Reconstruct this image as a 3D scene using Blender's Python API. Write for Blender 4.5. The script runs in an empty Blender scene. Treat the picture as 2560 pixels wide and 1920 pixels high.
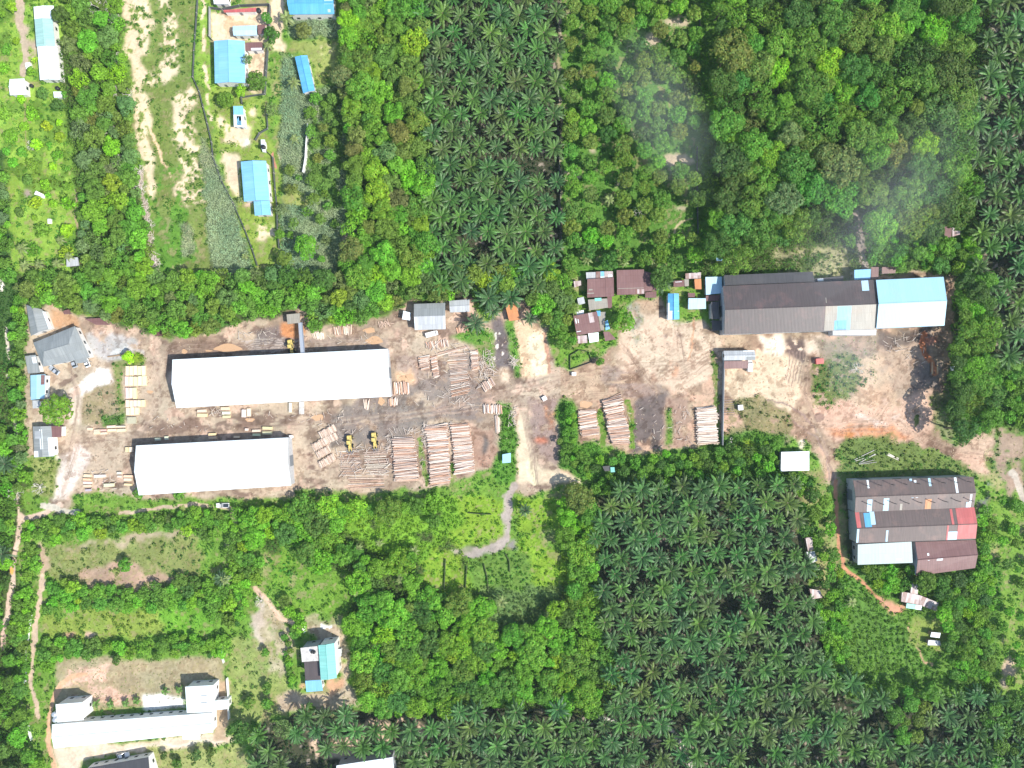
import bpy, math, random
import numpy as np
from mathutils import Vector
rnd = random.Random(7)
R = math.radians
# ---------------------------------------------------------------- camera, sky, sun, exposure
S = 0.15            # metres per pixel of the 2560 px wide survey picture, at ground level
H = 268.0           # flying height
scene = bpy.context.scene
COL = scene.collection
cam = bpy.data.objects.new('camera', bpy.data.cameras.new('camera'))
COL.objects.link(cam)
cam.location = (0, 0, H); cam.rotation_euler = (0, 0, 0)
cam.data.sensor_width = 36; cam.data.lens = 18 / (1280 * S / H)
cam.data.clip_end = 6000; cam.data.clip_start = 1
scene.camera = cam
SUN_EL, SUN_DIR = R(50), (0.905, -0.425)       # towards the lower right of the picture
world = bpy.data.worlds.new('World'); scene.world = world; world.use_nodes = True
wn = world.node_tree.nodes; wn.clear()
sky = wn.new('ShaderNodeTexSky'); sky.sky_type = 'NISHITA'; sky.sun_disc = False
sky.sun_elevation = SUN_EL; sky.sun_rotation = math.atan2(SUN_DIR[0], SUN_DIR[1])
bg = wn.new('ShaderNodeBackground'); bg.inputs[1].default_value = 0.15
wo = wn.new('ShaderNodeOutputWorld')
world.node_tree.links.new(sky.outputs[0], bg.inputs[0]); world.node_tree.links.new(bg.outputs[0], wo.inputs[0])
sun = bpy.data.objects.new('sun', bpy.data.lights.new('sun', 'SUN')); COL.objects.link(sun)
sun.data.energy = 4.4; sun.data.angle = R(0.5); sun.data.color = (1.0, 0.955, 0.88)
sv = Vector((SUN_DIR[0] * math.cos(SUN_EL), SUN_DIR[1] * math.cos(SUN_EL), math.sin(SUN_EL)))
sun.rotation_euler = sv.to_track_quat('Z', 'Y').to_euler(); sun.location = sv * 400
scene.view_settings.view_transform = 'Standard'; scene.view_settings.look = 'None'
scene.view_settings.exposure = 0.56; scene.view_settings.gamma = 1
scene.cycles.max_bounces = 5; scene.cycles.transparent_max_bounces = 16

def W(x, y, h=0.0):
    k = (H - h) / H
    return Vector(((x - 1280) * S * k, (960 - y) * S * k, h))
def P(s):
    return [tuple(float(v) for v in t.split(',')) for t in s.split()]

# ---------------------------------------------------------------- scene graph helpers
def tag(o, label=None, cat=None, group=None, kind=None):
    if label: o['label'] = label
    if cat: o['category'] = cat
    if group: o['group'] = group
    if kind: o['kind'] = kind
    return o
def thing(name, label, cat, loc=(0, 0, 0), rz=0, group=None):
    o = bpy.data.objects.new(name, None); COL.objects.link(o)
    o.location = loc; o.rotation_euler = (0, 0, rz); o.empty_display_size = .5
    return tag(o, label, cat, group)
def link(name, me, mat=None, parent=None, loc=(0, 0, 0), rz=0, color=None):
    o = bpy.data.objects.new(name, me); COL.objects.link(o)
    if mat and not me.materials: me.materials.append(mat)
    if parent: o.parent = parent
    o.location = loc; o.rotation_euler = (0, 0, rz)
    if color: o.color = (*color, 1)
    return o
class MB:
    def __init__(s): s.v = []; s.f = []; s.uv = None
    def add(s, vs, fs):
        n = len(s.v); s.v += [tuple(v) for v in vs]; s.f += [tuple(i + n for i in f) for f in fs]
    def box(s, x0, x1, y0, y1, z0, z1):
        s.add([(x0,y0,z0),(x1,y0,z0),(x1,y1,z0),(x0,y1,z0),(x0,y0,z1),(x1,y0,z1),(x1,y1,z1),(x0,y1,z1)],
              [(0,3,2,1),(4,5,6,7),(0,1,5,4),(1,2,6,5),(2,3,7,6),(3,0,4,7)])
    def slab(s, poly, t):
        n = len(poly); top = [tuple(p) for p in poly]; bot = [(p[0], p[1], p[2] - t) for p in top]
        s.add(top + bot, [tuple(range(n)), tuple(range(2*n-1, n-1, -1))] + [(i, n+i, n+(i+1) % n, (i+1) % n) for i in range(n)])
    def prism(s, poly, z0, z1):
        s.slab([(p[0], p[1], z1) for p in poly], z1 - z0)
    def tube(s, a, b, r0, r1=None, n=8, cap=True):
        a = Vector(a); b = Vector(b); r1 = r0 if r1 is None else r1
        d = (b - a).normalized(); u = d.orthogonal().normalized(); w = d.cross(u)
        vs = [a + (u*math.cos(t)+w*math.sin(t))*r0 for t in [2*math.pi*i/n for i in range(n)]] + \
             [b + (u*math.cos(t)+w*math.sin(t))*r1 for t in [2*math.pi*i/n for i in range(n)]]
        fs = [(i, (i+1) % n, n+(i+1) % n, n+i) for i in range(n)]
        if cap: fs += [tuple(range(n-1, -1, -1)), tuple(range(n, 2*n))]
        s.add(vs, fs)
    def loft(s, rings, cap=True):
        n = len(rings[0]); b = len(s.v)
        for r in rings: s.v += [tuple(p) for p in r]
        for k in range(len(rings)-1):
            for i in range(n):
                s.f.append((b+k*n+i, b+k*n+(i+1) % n, b+(k+1)*n+(i+1) % n, b+(k+1)*n+i))
        if cap: s.f.append(tuple(b+i for i in range(n-1, -1, -1))); s.f.append(tuple(b+(len(rings)-1)*n+i for i in range(n)))
    def mesh(s, name, uvaxis=None, smooth=False):
        me = bpy.data.meshes.new(name); me.from_pydata(s.v, [], s.f)
        if uvaxis is not None:
            ux, uy = uvaxis; uv = me.uv_layers.new(name='UVMap')
            co = [(v[0]*ux+v[1]*uy, -v[0]*uy+v[1]*ux) for v in s.v]
            for l in me.loops: uv.data[l.index].uv = co[l.vertex_index]
        if smooth: me.polygons.foreach_set('use_smooth', [True]*len(me.polygons))
        me.update(); return me
    def build(s, name, mat, parent=None, uvaxis=None, smooth=False, color=None, loc=(0,0,0)):
        return link(name, s.mesh(name, uvaxis, smooth), mat, parent, loc, color=color)

def np_mesh(name, verts, faces, cols=None):
    """verts (V,3), faces (F,4) or (F,3) int, cols (V,3)"""
    me = bpy.data.meshes.new(name); k = faces.shape[1]
    me.vertices.add(len(verts)); me.vertices.foreach_set('co', verts.astype(np.float32).ravel())
    me.loops.add(faces.size); me.loops.foreach_set('vertex_index', faces.astype(np.int32).ravel())
    me.polygons.add(len(faces)); me.polygons.foreach_set('loop_start', np.arange(0, faces.size, k, dtype=np.int32))
    me.update(calc_edges=True)
    if cols is not None:
        a = me.color_attributes.new('Col', 'FLOAT_COLOR', 'POINT')
        c = np.ones((len(verts), 4), np.float32); c[:, :3] = cols
        a.data.foreach_set('color', c.ravel())
    return me
def quads(name, V4, C):
    n = len(V4); return np_mesh(name, V4.reshape(-1, 3), np.arange(4*n).reshape(n, 4), np.repeat(C, 4, axis=0))
def leaves(c, nrm, size, rng, asp=.6, bend=None):
    """diamond leaves: centres (N,3), normals (N,3), half length (N,)"""
    nrm = nrm / (np.linalg.norm(nrm, axis=1, keepdims=True) + 1e-9)
    t = np.cross(nrm, rng.normal(size=nrm.shape)); t /= np.linalg.norm(t, axis=1, keepdims=True) + 1e-9
    b = np.cross(nrm, t); s = size[:, None]
    return np.stack([c + t*s, c + b*s*asp, c - t*s, c - b*s*asp], axis=1)

# ---------------------------------------------------------------- materials
def nodes(name):
    m = bpy.data.materials.new(name); m.use_nodes = True; n = m.node_tree.nodes; n.clear()
    return m, n, m.node_tree.links
def mul(n, l, a, b, fac=1.0, mode='MULTIPLY'):
    x = n.new('ShaderNodeMix'); x.data_type = 'RGBA'; x.blend_type = mode; x.inputs[0].default_value = fac
    for sock, i in ((a, 6), (b, 7)):
        if isinstance(sock, tuple): x.inputs[i].default_value = (*sock, 1)
        else: l.new(sock, x.inputs[i])
    return x.outputs[2]
def ramp(n, l, src, stops):
    r = n.new('ShaderNodeValToRGB'); e = r.color_ramp.elements
    while len(e) < len(stops): e.new(.5)
    for i, (p, c) in enumerate(stops): e[i].position = p; e[i].color = (*c, 1) if isinstance(c, tuple) else (c, c, c, 1)
    l.new(src, r.inputs[0]); return r.outputs[0]
def noise(n, l, scale, vec=None, detail=3, rough=.55):
    t = n.new('ShaderNodeTexNoise'); t.inputs['Scale'].default_value = scale
    t.inputs['Detail'].default_value = detail; t.inputs['Roughness'].default_value = rough
    if vec is not None: l.new(vec, t.inputs['Vector'])
    return t.outputs[0]
def foliage(name, transl=.36, spec=.2, rough=.55):
    m, n, l = nodes(name)
    at = n.new('ShaderNodeAttribute'); at.attribute_name = 'Col'
    oi = n.new('ShaderNodeObjectInfo'); c = mul(n, l, at.outputs['Color'], oi.outputs['Color'])
    p = n.new('ShaderNodeBsdfPrincipled'); l.new(c, p.inputs['Base Color'])
    p.inputs['Roughness'].default_value = rough; p.inputs['Specular IOR Level'].default_value = spec
    t = n.new('ShaderNodeBsdfTranslucent'); l.new(mul(n, l, c, (1.15, 1.25, .6)), t.inputs[0])
    x = n.new('ShaderNodeMixShader'); x.inputs[0].default_value = transl
    l.new(p.outputs[0], x.inputs[1]); l.new(t.outputs[0], x.inputs[2])
    o = n.new('ShaderNodeOutputMaterial'); l.new(x.outputs[0], o.inputs[0]); return m
def solid(name, col, rough=.6, metal=0, var=.12, scale=1.5, spec=.4, objcol=False):
    m, n, l = nodes(name); tc = n.new('ShaderNodeTexCoord')
    f = ramp(n, l, noise(n, l, scale, tc.outputs['Object'], 4), [(.3, 1-var), (.7, 1+var)])
    c = mul(n, l, f, col)
    if objcol:
        oi = n.new('ShaderNodeObjectInfo'); c = mul(n, l, c, oi.outputs['Color'])
    p = n.new('ShaderNodeBsdfPrincipled'); l.new(c, p.inputs['Base Color'])
    p.inputs['Roughness'].default_value = rough; p.inputs['Metallic'].default_value = metal
    p.inputs['Specular IOR Level'].default_value = spec
    o = n.new('ShaderNodeOutputMaterial'); l.new(p.outputs[0], o.inputs[0]); return m
def roofmat(name, col, alt=None, var=.10, sheet=(1.0, 3.2), stain=(.55, .42, .33), stain_amt=.15, rough=.45, seam=.10, streak=.12):
    """corrugated sheets: tone per sheet, seams, streaks down the slope, stains"""
    m, n, l = nodes(name); uv = n.new('ShaderNodeUVMap')
    br = n.new('ShaderNodeTexBrick'); l.new(uv.outputs[0], br.inputs['Vector'])
    br.inputs['Scale'].default_value = 1; br.inputs['Brick Width'].default_value = sheet[0]; br.inputs['Row Height'].default_value = sheet[1]
    br.offset = 0.0; br.inputs['Mortar Size'].default_value = .035; br.inputs['Mortar Smooth'].default_value = .4
    c1 = tuple(min(.95, c*(1+var)) for c in col); c2 = tuple(c*(1-var) for c in col) if alt is None else alt
    br.inputs['Color1'].default_value = (*c1, 1); br.inputs['Color2'].default_value = (*c2, 1)
    br.inputs['Mortar'].default_value = (*[c*(1-seam*2.2) for c in col], 1)
    mp = n.new('ShaderNodeMapping'); mp.inputs['Scale'].default_value = (2.2, .14, 1); l.new(uv.outputs[0], mp.inputs[0])
    c = mul(n, l, br.outputs['Color'], ramp(n, l, noise(n, l, 1.0, mp.outputs[0], 5), [(.3, 1-streak), (.7, 1+streak)]))
    f = ramp(n, l, noise(n, l, .16, uv.outputs[0], 6, .65), [(.52, 0.0), (.72, 1.0)])
    x = n.new('ShaderNodeMix'); x.data_type = 'RGBA'; x.blend_type = 'MIX'
    mm = n.new('ShaderNodeMath'); mm.operation = 'MULTIPLY'; mm.inputs[1].default_value = stain_amt*2
    l.new(f, mm.inputs[0]); l.new(mm.outputs[0], x.inputs[0]); l.new(c, x.inputs[6]); x.inputs[7].default_value = (*stain, 1)
    wv = n.new('ShaderNodeTexWave'); wv.inputs['Scale'].default_value = .62; wv.inputs['Detail'].default_value = 0; l.new(uv.outputs[0], wv.inputs['Vector'])
    bp = n.new('ShaderNodeBump'); bp.inputs['Strength'].default_value = .25; bp.inputs['Distance'].default_value = .04; l.new(wv.outputs[1], bp.inputs['Height'])
    p = n.new('ShaderNodeBsdfPrincipled'); l.new(x.outputs[2], p.inputs['Base Color']); l.new(bp.outputs[0], p.inputs['Normal'])
    p.inputs['Roughness'].default_value = rough; p.inputs['Specular IOR Level'].default_value = .35
    o = n.new('ShaderNodeOutputMaterial'); l.new(p.outputs[0], o.inputs[0]); return m
def groundmat():
    m, n, l = nodes('soil_and_turf'); at = n.new('ShaderNodeAttribute'); at.attribute_name = 'Col'
    tc = n.new('ShaderNodeTexCoord')
    c = mul(n, l, at.outputs['Color'], ramp(n, l, noise(n, l, .9, tc.outputs['Object'], 6, .7), [(.28, .78), (.72, 1.20)]))
    c = mul(n, l, c, ramp(n, l, noise(n, l, .12, tc.outputs['Object'], 4, .6), [(.3, .86), (.7, 1.14)]))
    bp = n.new('ShaderNodeBump'); bp.inputs['Strength'].default_value = .6; bp.inputs['Distance'].default_value = .14
    l.new(noise(n, l, .7, tc.outputs['Object'], 6, .7), bp.inputs['Height'])
    p = n.new('ShaderNodeBsdfPrincipled'); l.new(c, p.inputs['Base Color']); l.new(bp.outputs[0], p.inputs['Normal'])
    p.inputs['Roughness'].default_value = .9; p.inputs['Specular IOR Level'].default_value = .15
    o = n.new('ShaderNodeOutputMaterial'); l.new(p.outputs[0], o.inputs[0]); return m
M = dict(
 patchroof=roofmat('weathered_brown_roof_sheet', (.098, .076, .070), alt=(.115, .086, .080), var=.10, sheet=(1.1, 5), stain=(.20, .13, .11), stain_amt=.45, seam=.04, streak=.18),
 overgrown_shaded=solid('overgrown_shaded_blocks', (.075,.10,.04), .9, var=.3),  # overgrown walls; the dark green shade on them is put into this colour
 ventcap=solid('dark_steel', (.08,.07,.07), .7),
 ground=groundmat(), leaf=foliage('foliage'), frond=foliage('palm_frond', .2, .35, .45), blade=foliage('grass_blades', .2, .2, .6),
 bark=solid('bark', (.17, .13, .09), .9), deadwood=solid('dead_wood', (.62, .57, .52), .85, scale=3),
 log=solid('peeled_log', (1, 1, 1), .8, var=.22, scale=2.2, objcol=True), lumber=solid('sawn_lumber', (1, 1, 1), .75, var=.08, scale=3, objcol=True),
 white=roofmat('white_roof_sheet', (.70, .77, .79), var=.03, sheet=(3, 10), stain_amt=.2, seam=.07, streak=.06, stain=(.56,.62,.64)),
 whiteblue=roofmat('pale_blue_roof_sheet', (.30, .52, .66), var=.03, sheet=(2, 40), stain_amt=.06, seam=.05, streak=.03),
 iceblue=roofmat('ice_blue_roof_sheet', (.40, .60, .72), var=.04, sheet=(1.6, 6), stain_amt=.05, seam=.05),
 blue=roofmat('blue_roof_sheet', (.10, .36, .62), var=.08, sheet=(1.5, 4), stain_amt=.15, seam=.08, streak=.10, stain=(.25,.45,.6)),
 skyblue=roofmat('sky_blue_roof_sheet', (.20, .46, .66), var=.06, sheet=(1.5, 4), stain_amt=.15, seam=.07, streak=.08, stain=(.35,.55,.7)),
 teal=roofmat('teal_roof_sheet', (.20, .55, .47), var=.05, sheet=(1.2, 6), stain_amt=.06),
 villateal=roofmat('turquoise_roof_sheet', (.20, .50, .45), var=.05, sheet=(1.2, 6), stain_amt=.06),
 paleteal=roofmat('faded_teal_roof_sheet', (.30, .50, .46), var=.06, sheet=(1.0, 5), stain_amt=.1),
 greyteal=roofmat('weathered_teal_grey_sheet', (.30, .39, .39), var=.03, sheet=(1.2, 8), stain_amt=.12, stain=(.33,.45,.42), streak=.05),
 grey=roofmat('grey_roof_sheet', (.24, .26, .26), var=.08, sheet=(1, 3), stain_amt=.15, stain=(.33,.33,.3)),
 lightgrey=roofmat('light_grey_roof_sheet', (.40, .42, .43), var=.08, sheet=(1, 3), stain_amt=.15, stain=(.3,.29,.27)),
 dark=roofmat('dark_brown_grey_roof_sheet', (.078, .066, .066), alt=(.085, .070, .070), var=.03, sheet=(1, 6), stain=(.16, .10, .095), stain_amt=.4, seam=.03, streak=.16),
 darkgrey=roofmat('charcoal_roof_sheet', (.070, .070, .074), var=.05, sheet=(1.4, 6), stain=(.12, .11, .11), stain_amt=.2, seam=.08),
 brown=roofmat('brown_roof_sheet', (.155, .08, .075), alt=(.185, .10, .095), var=.08, sheet=(.9, 2.4), stain=(.24, .15, .13), stain_amt=.2),
 rust=roofmat('patched_rusty_roof_sheet', (.42, .36, .35), alt=(.20, .10, .08), var=.2, sheet=(.8, 2.2), stain=(.26, .12, .07), stain_amt=.35, seam=.2),
 red=roofmat('red_roof_sheet', (.44, .11, .105), var=.12, sheet=(1, 3), stain=(.30, .14, .12), stain_amt=.3),
 orange=roofmat('rusty_orange_sheet', (.52, .22, .09), var=.1, sheet=(1.5, 3), stain=(.3, .15, .08), stain_amt=.3),
 cream=roofmat('cream_roof_sheet', (.30, .28, .235), var=.05, sheet=(.8, 3), stain=(.3, .22, .16), stain_amt=.25, seam=.12),
 concrete=solid('concrete', (.50, .48, .45), .9, var=.25, scale=.8), wall=solid('plaster_wall', (.72, .71, .68), .85, var=.08),
 greywall=solid('weathered_wall', (.33, .34, .35), .9, var=.15), wood=solid('timber_boards', (.30, .21, .13), .85, var=.25, scale=2),
 tinwall=solid('tin_wall', (.42, .43, .44), .6, var=.15), fence=solid('fence_sheet', (.10, .11, .12), .7, var=.2),
 post=solid('post', (.35, .33, .3), .8), glass=solid('dark_window', (.03, .04, .05), .15, var=.05, spec=.8), black=solid('black_plastic', (.02, .022, .025), .5, var=.1),
 door=solid('door_panel', (.16, .18, .2), .6), paintwhite=solid('white_paint', (.80, .80, .79), .35, var=.03), silver=solid('silver_paint', (.52, .56, .60), .3, .4, var=.04),
 yellow=solid('machine_yellow', (.55, .43, .13), .7, var=.3), tyre=solid('tyre_rubber', (.02, .02, .02), .9), steel=solid('grey_steel', (.36, .36, .38), .5, .5),
 tarp=solid('blue_tarpaulin', (.10, .30, .62), .5, var=.25), redpaint=solid('red_paint', (.55, .14, .12), .5), puddle=solid('muddy_water', (.52, .33, .19), .12, var=.05, spec=.6),
 paving=solid('pale_paving', (.62, .60, .56), .9, var=.15, scale=.6), lamp=solid('lamp_lens', (.6,.6,.55), .2))
# ---------------------------------------------------------------- ground colour field (soil, sand and turf colours; factory shade painted in)
CELL = 0.4
X0, X1, Y0, Y1 = -232.0, 232.0, -178.0, 178.0
NX, NY = int((X1-X0)/CELL)+1, int((Y1-Y0)/CELL)+1
gx = X0 + CELL*np.arange(NX); gy = Y0 + CELL*np.arange(NY)
GX, GY = np.meshgrid(gx, gy); PX = GX/S + 1280; PY = 960 - GY/S
rng = np.random.default_rng(11)
def fbm(px, octv=4, seed=0, sy=1.0):
    """smooth noise, feature size px pixels of the survey; about 0..1"""
    r = np.random.default_rng(seed); out = np.zeros((NY, NX)); amp = 1; tot = 0
    for o in range(octv):
        c = px*S/(2**o)/CELL; ny = int(NY/(c*sy))+3; nx = int(NX/c)+3
        g = r.random((ny, nx)); u = np.arange(NX)/c; v = np.arange(NY)/(c*sy)
        iu = u.astype(int); iv = v.astype(int); fu = u-iu; fv = v-iv; fu = fu*fu*(3-2*fu); fv = fv*fv*(3-2*fv)
        a = g[iv][:, iu]; b = g[iv][:, iu+1]; c_ = g[iv+1][:, iu]; d = g[iv+1][:, iu+1]
        out += amp*((a*(1-fu)+b*fu)*(1-fv)[:, None] + (c_*(1-fu)+d*fu)*fv[:, None]); tot += amp; amp *= .55
    out /= tot; return np.clip((out-.5)*1.9+.5, 0, 1)
NS = fbm(20, 5, 8)*.6+fbm(7,3,9)*.4
NA, NB, NC, ND = fbm(40, 5, 1), fbm(40, 5, 2), fbm(14, 4, 3), fbm(120, 5, 4)
WXf, WYf = (fbm(26, 4, 5)-.5), (fbm(26, 4, 6)-.5)
def blur(a, n):
    if n < 1: return a
    for ax in (0, 1):
        for _ in range(2):
            c = np.cumsum(np.pad(a, [(n+1, n) if k == ax else (0, 0) for k in (0, 1)], mode='edge'), axis=ax)
            a = (np.take(c, range(2*n+1, c.shape[ax]), axis=ax) - np.take(c, range(0, c.shape[ax]-2*n-1), axis=ax))/(2*n+1)
    return a
def box(pts, m):
    xs = [p[0] for p in pts]; ys = [p[1] for p in pts]
    i0 = max(0, int((((min(xs)-m)-1280)*S-X0)/CELL)); i1 = min(NX, int((((max(xs)+m)-1280)*S-X0)/CELL)+2)
    j0 = max(0, int((((960-max(ys)-m))*S-Y0)/CELL)); j1 = min(NY, int(((960-min(ys)+m)*S-Y0)/CELL)+2)
    return slice(j0, j1), slice(i0, i1)
def mask(pts, warp=14, soft=2):
    sl = box(pts, warp+soft*4+8); x = PX[sl]+WXf[sl]*warp*2; y = PY[sl]+WYf[sl]*warp*2
    ins = np.zeros(x.shape, bool); n = len(pts)
    for i in range(n):
        (xa, ya), (xb, yb) = pts[i], pts[(i+1) % n]
        if ya == yb: continue
        ins ^= ((ya > y) != (yb > y)) & (x < (xb-xa)*(y-ya)/(yb-ya)+xa)
    return sl, blur(ins.astype(float), int(soft*S/CELL+.5))
def lmask(pts, w, warp=5, soft=1.5):
    sl = box(pts, w+warp+soft*3+6); x = PX[sl]+WXf[sl]*warp*2; y = PY[sl]+WYf[sl]*warp*2; d = np.full(x.shape, 1e9)
    for (xa, ya), (xb, yb) in zip(pts[:-1], pts[1:]):
        dx, dy = xb-xa, yb-ya; t = np.clip(((x-xa)*dx+(y-ya)*dy)/(dx*dx+dy*dy+1e-9), 0, 1)
        d = np.minimum(d, np.hypot(x-xa-t*dx, y-ya-t*dy))
    return sl, np.clip((w/2-d)/max(soft, .5)+.5, 0, 1)
C = np.zeros((NY, NX, 3)); VD = np.ones((NY, NX)); VH = np.full((NY, NX), .35); VC = np.zeros((NY, NX, 3)); CLS = np.zeros((NY, NX), int)
STRUCT = ['ground', 'dirt_yard', 'dirt_road', 'sand_clearing', 'footpath', 'concrete_slab']
def apply(sl, m, col, dens=1., veg=None, cls=None, n=None, al=1.):
    m = m*al
    n = NA if n is None else n
    if dens < 1:
        m = m*np.clip(((.5+(dens-.5)*1.1)-n[sl])*7+.5, 0, 1)
    k = m[..., None]
    if col is not None: C[sl] = C[sl]*(1-k)+np.array(col)*k
    if veg is None: VD[sl] *= (1-m)
    elif veg != 'keep':
        d, h, vc = veg; VD[sl] = VD[sl]*(1-m)+d*m; VH[sl] = VH[sl]*(1-m)+h*m; VC[sl] = VC[sl]*(1-k)+np.array(vc)*k
    if cls: CLS[sl][m > .5] = cls
def paint(s, col, warp=14, soft=2, **k):
    pts = P(s) if isinstance(s, str) else s; sl, m = mask(pts, warp, soft); apply(sl, m, col, **k)
def line(s, w, col, warp=5, soft=1.5, **k):
    pts = P(s) if isinstance(s, str) else s; sl, m = lmask(pts, w, warp, soft); apply(sl, m, col, **k)
def spot(x, y, rx, ry, col, warp=6, soft=2, **k):
    paint([(x+rx*math.cos(t), y+ry*math.sin(t)) for t in [i*math.pi/6 for i in range(12)]], col, warp, soft, **k)
LIME, MID, DRY, DKG = (.21,.34,.05), (.13,.25,.035), (.27,.26,.11), (.045,.085,.02)
GREEN, YEL = (.09,.22,.03), (.26,.34,.03)
BEIGE, DIRT, MUD, DARK, SAND = (.42,.335,.245), (.30,.225,.165), (.20,.14,.105), (.14,.12,.11), (.62,.50,.34)
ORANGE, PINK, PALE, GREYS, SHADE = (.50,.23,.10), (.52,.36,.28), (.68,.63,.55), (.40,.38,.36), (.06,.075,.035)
SILV = (.26,.35,.20)
FULL = "-300,-300 2860,-300 2860,2220 -300,2220"
paint(FULL, MID, veg=(.9,.4,MID)); paint(FULL, DRY, dens=.25, n=ND, veg=(.8,.3,LIME))
# undergrowth below the woods
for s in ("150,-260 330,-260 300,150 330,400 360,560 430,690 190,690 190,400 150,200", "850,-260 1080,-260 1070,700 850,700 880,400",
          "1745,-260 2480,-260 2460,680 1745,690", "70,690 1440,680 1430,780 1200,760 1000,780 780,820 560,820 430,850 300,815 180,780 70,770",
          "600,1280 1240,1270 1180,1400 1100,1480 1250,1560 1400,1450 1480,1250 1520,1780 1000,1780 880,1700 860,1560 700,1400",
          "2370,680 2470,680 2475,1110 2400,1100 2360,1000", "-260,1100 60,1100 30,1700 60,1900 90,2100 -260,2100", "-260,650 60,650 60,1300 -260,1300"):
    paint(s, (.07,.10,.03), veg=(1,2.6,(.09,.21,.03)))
# west gardens
paint("-260,-260 150,-260 165,380 200,560 180,690 -260,690", LIME, veg=(.75,.3,LIME))
paint("-260,-260 150,-260 165,380 200,560 180,690 -260,690", (.13,.24,.035), dens=.4, veg=(.95,.6,(.12,.24,.03)))
paint("-260,380 18,380 30,700 60,900 -260,900", (.06,.12,.03), veg=(1,1.2,(.06,.14,.03)))
line("48,-20 50,40 58,90 64,130 58,185", 18, BEIGE, cls=2); paint("60,55 84,90 88,150 68,150", BEIGE, dens=.8)
line("60,200 62,300 66,360", 4, DRY); line("0,222 30,222 80,212", 6, DRY); spot(70,482,10,12,(.3,.24,.2))
line("188,470 190,540 196,600", 4, (.33,.24,.16))
# sandy clearing
paint("150,-260 330,-260 300,150 330,400 360,560 430,690 340,690 330,400 290,150", None, veg='keep')
paint("300,-260 500,-260 488,130 484,200 505,240 530,350 520,600 640,700 380,700 372,500 340,330 320,150", (.15,.20,.05), veg=(.7,.25,(.14,.24,.035)))
paint("306,-260 342,-260 374,26 386,60 376,84 374,135 354,140 352,164 376,178 361,205 354,229 376,253 386,313 371,337 384,380 386,452 395,476 378,505 369,464 354,404 342,337 337,289 330,229 330,145 311,133 313,36", SAND, dens=.66, cls=3, n=NS, warp=8)
paint("405,-10 430,-10 440,90 465,100 462,130 445,165 405,200 380,200 376,170 395,150 410,120 405,80", SAND, dens=.5, cls=3, n=NS)
paint("376,170 440,150 445,190 400,215 360,205", SAND, dens=.6, cls=3, n=NS)
paint("451,229 488,220 492,311 480,330 499,385 504,428 508,500 458,528 441,464 431,433 446,400 425,300", SAND, dens=.55, cls=3, n=NS)
line("378,320 400,380 430,445", 7, (.62,.45,.28)); line("418,572 428,590 432,610", 5, SAND); line("448,640 452,665", 4, SAND)
paint("405,420 455,400 470,560 520,690 400,690 385,520", (.10,.22,.03), dens=.7, veg=(.8,.35,(.10,.25,.03)))
# grass band along the compounds
paint("500,-260 530,-260 532,100 545,260 520,280 500,200", LIME, veg=(.6,.25,LIME)); line("512,-20 509,60 513,150 518,240 528,300", 9, SAND, dens=.45)
paint("528,30 677,18 676,112 612,104 536,104 530,100", SAND, warp=3, cls=1); paint("528,30 677,18 676,112 536,104", (.52,.36,.22), dens=.35, warp=3)
paint("612,125 668,122 662,235 618,232", (.60,.47,.32), warp=3, cls=1)
paint("680,-260 716,-260 712,60 702,90 716,112 712,128 680,125 676,60", SAND, warp=5, cls=2)
paint("535,212 668,240 672,330 695,400 700,640 650,700 560,460 530,350", (.20,.28,.05), veg=(.6,.25,(.2,.3,.04)))
paint("536,289 630,322 605,372 560,362", SAND, dens=.65, cls=3, n=NS); spot(632,275,13,11,SAND,dens=.7); spot(614,355,9,10,PALE)
paint("548,375 595,395 603,497 588,490 560,440", SAND, warp=7, cls=3, n=NS); spot(648,390,16,8,SAND,dens=.6)
paint("634,560 681,555 678,590 640,612", SAND, dens=.6, cls=3, n=NS); spot(622,508,10,7,PINK)
paint("700,125 712,130 722,400 735,470 705,480 690,300", (.20,.26,.06), veg=(.6,.3,(.2,.29,.05)))
line("692,300 700,360 706,430 716,480", 7, SAND, dens=.5); line("683,385 688,415", 6, (.5,.2,.16))
paint("722,100 845,96 840,205 790,210 770,140 735,135", (.24,.28,.08), veg=(.5,.2,(.23,.3,.06))); spot(815,122,22,12,SAND,dens=.45)
# silver tall grass
for s in ("722,38 852,38 850,92 722,92", "702,128 742,142 765,240 770,400 745,420 704,330", "702,240 862,215 868,560 835,700 700,700 704,480",
          "500,340 535,395 585,512 640,700 540,700 515,560 502,430", "448,560 480,560 482,640 462,640", "380,500 400,520"):
    if len(P(s)) > 2: paint(s, (.15,.20,.10), warp=8, veg=(1,1.25,SILV))
paint("770,240 850,230 860,420 850,520 780,500 765,420", (.10,.2,.04), dens=.6, veg=(1,1,(.12,.24,.05)))
paint("700,470 760,480 765,510 710,515", (.25,.28,.08), veg=(.6,.3,(.27,.31,.06)))
spot(872,600,18,20,(.38,.27,.2))
# plantations
NP = "1035,-260 1395,-260 1402,300 1408,700 1240,760 1150,760 1060,700 1072,500 1050,200"
SP = "1485,1225 1985,1205 2035,1500 2070,1690 2300,1740 2700,1740 2700,2220 620,2220 640,1800 760,1785 1000,1790 1250,1765 1480,1780 1525,1740 1490,1500"
EP = "2470,-260 2860,-260 2860,960 2480,910 2440,640 2440,480 2410,300 2470,100"
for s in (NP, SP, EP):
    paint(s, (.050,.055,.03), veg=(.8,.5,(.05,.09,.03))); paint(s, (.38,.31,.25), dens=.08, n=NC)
line("1430,-260 1400,-20 1398,120 1400,300 1402,620", 8, (.34,.28,.2), veg='keep')
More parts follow.
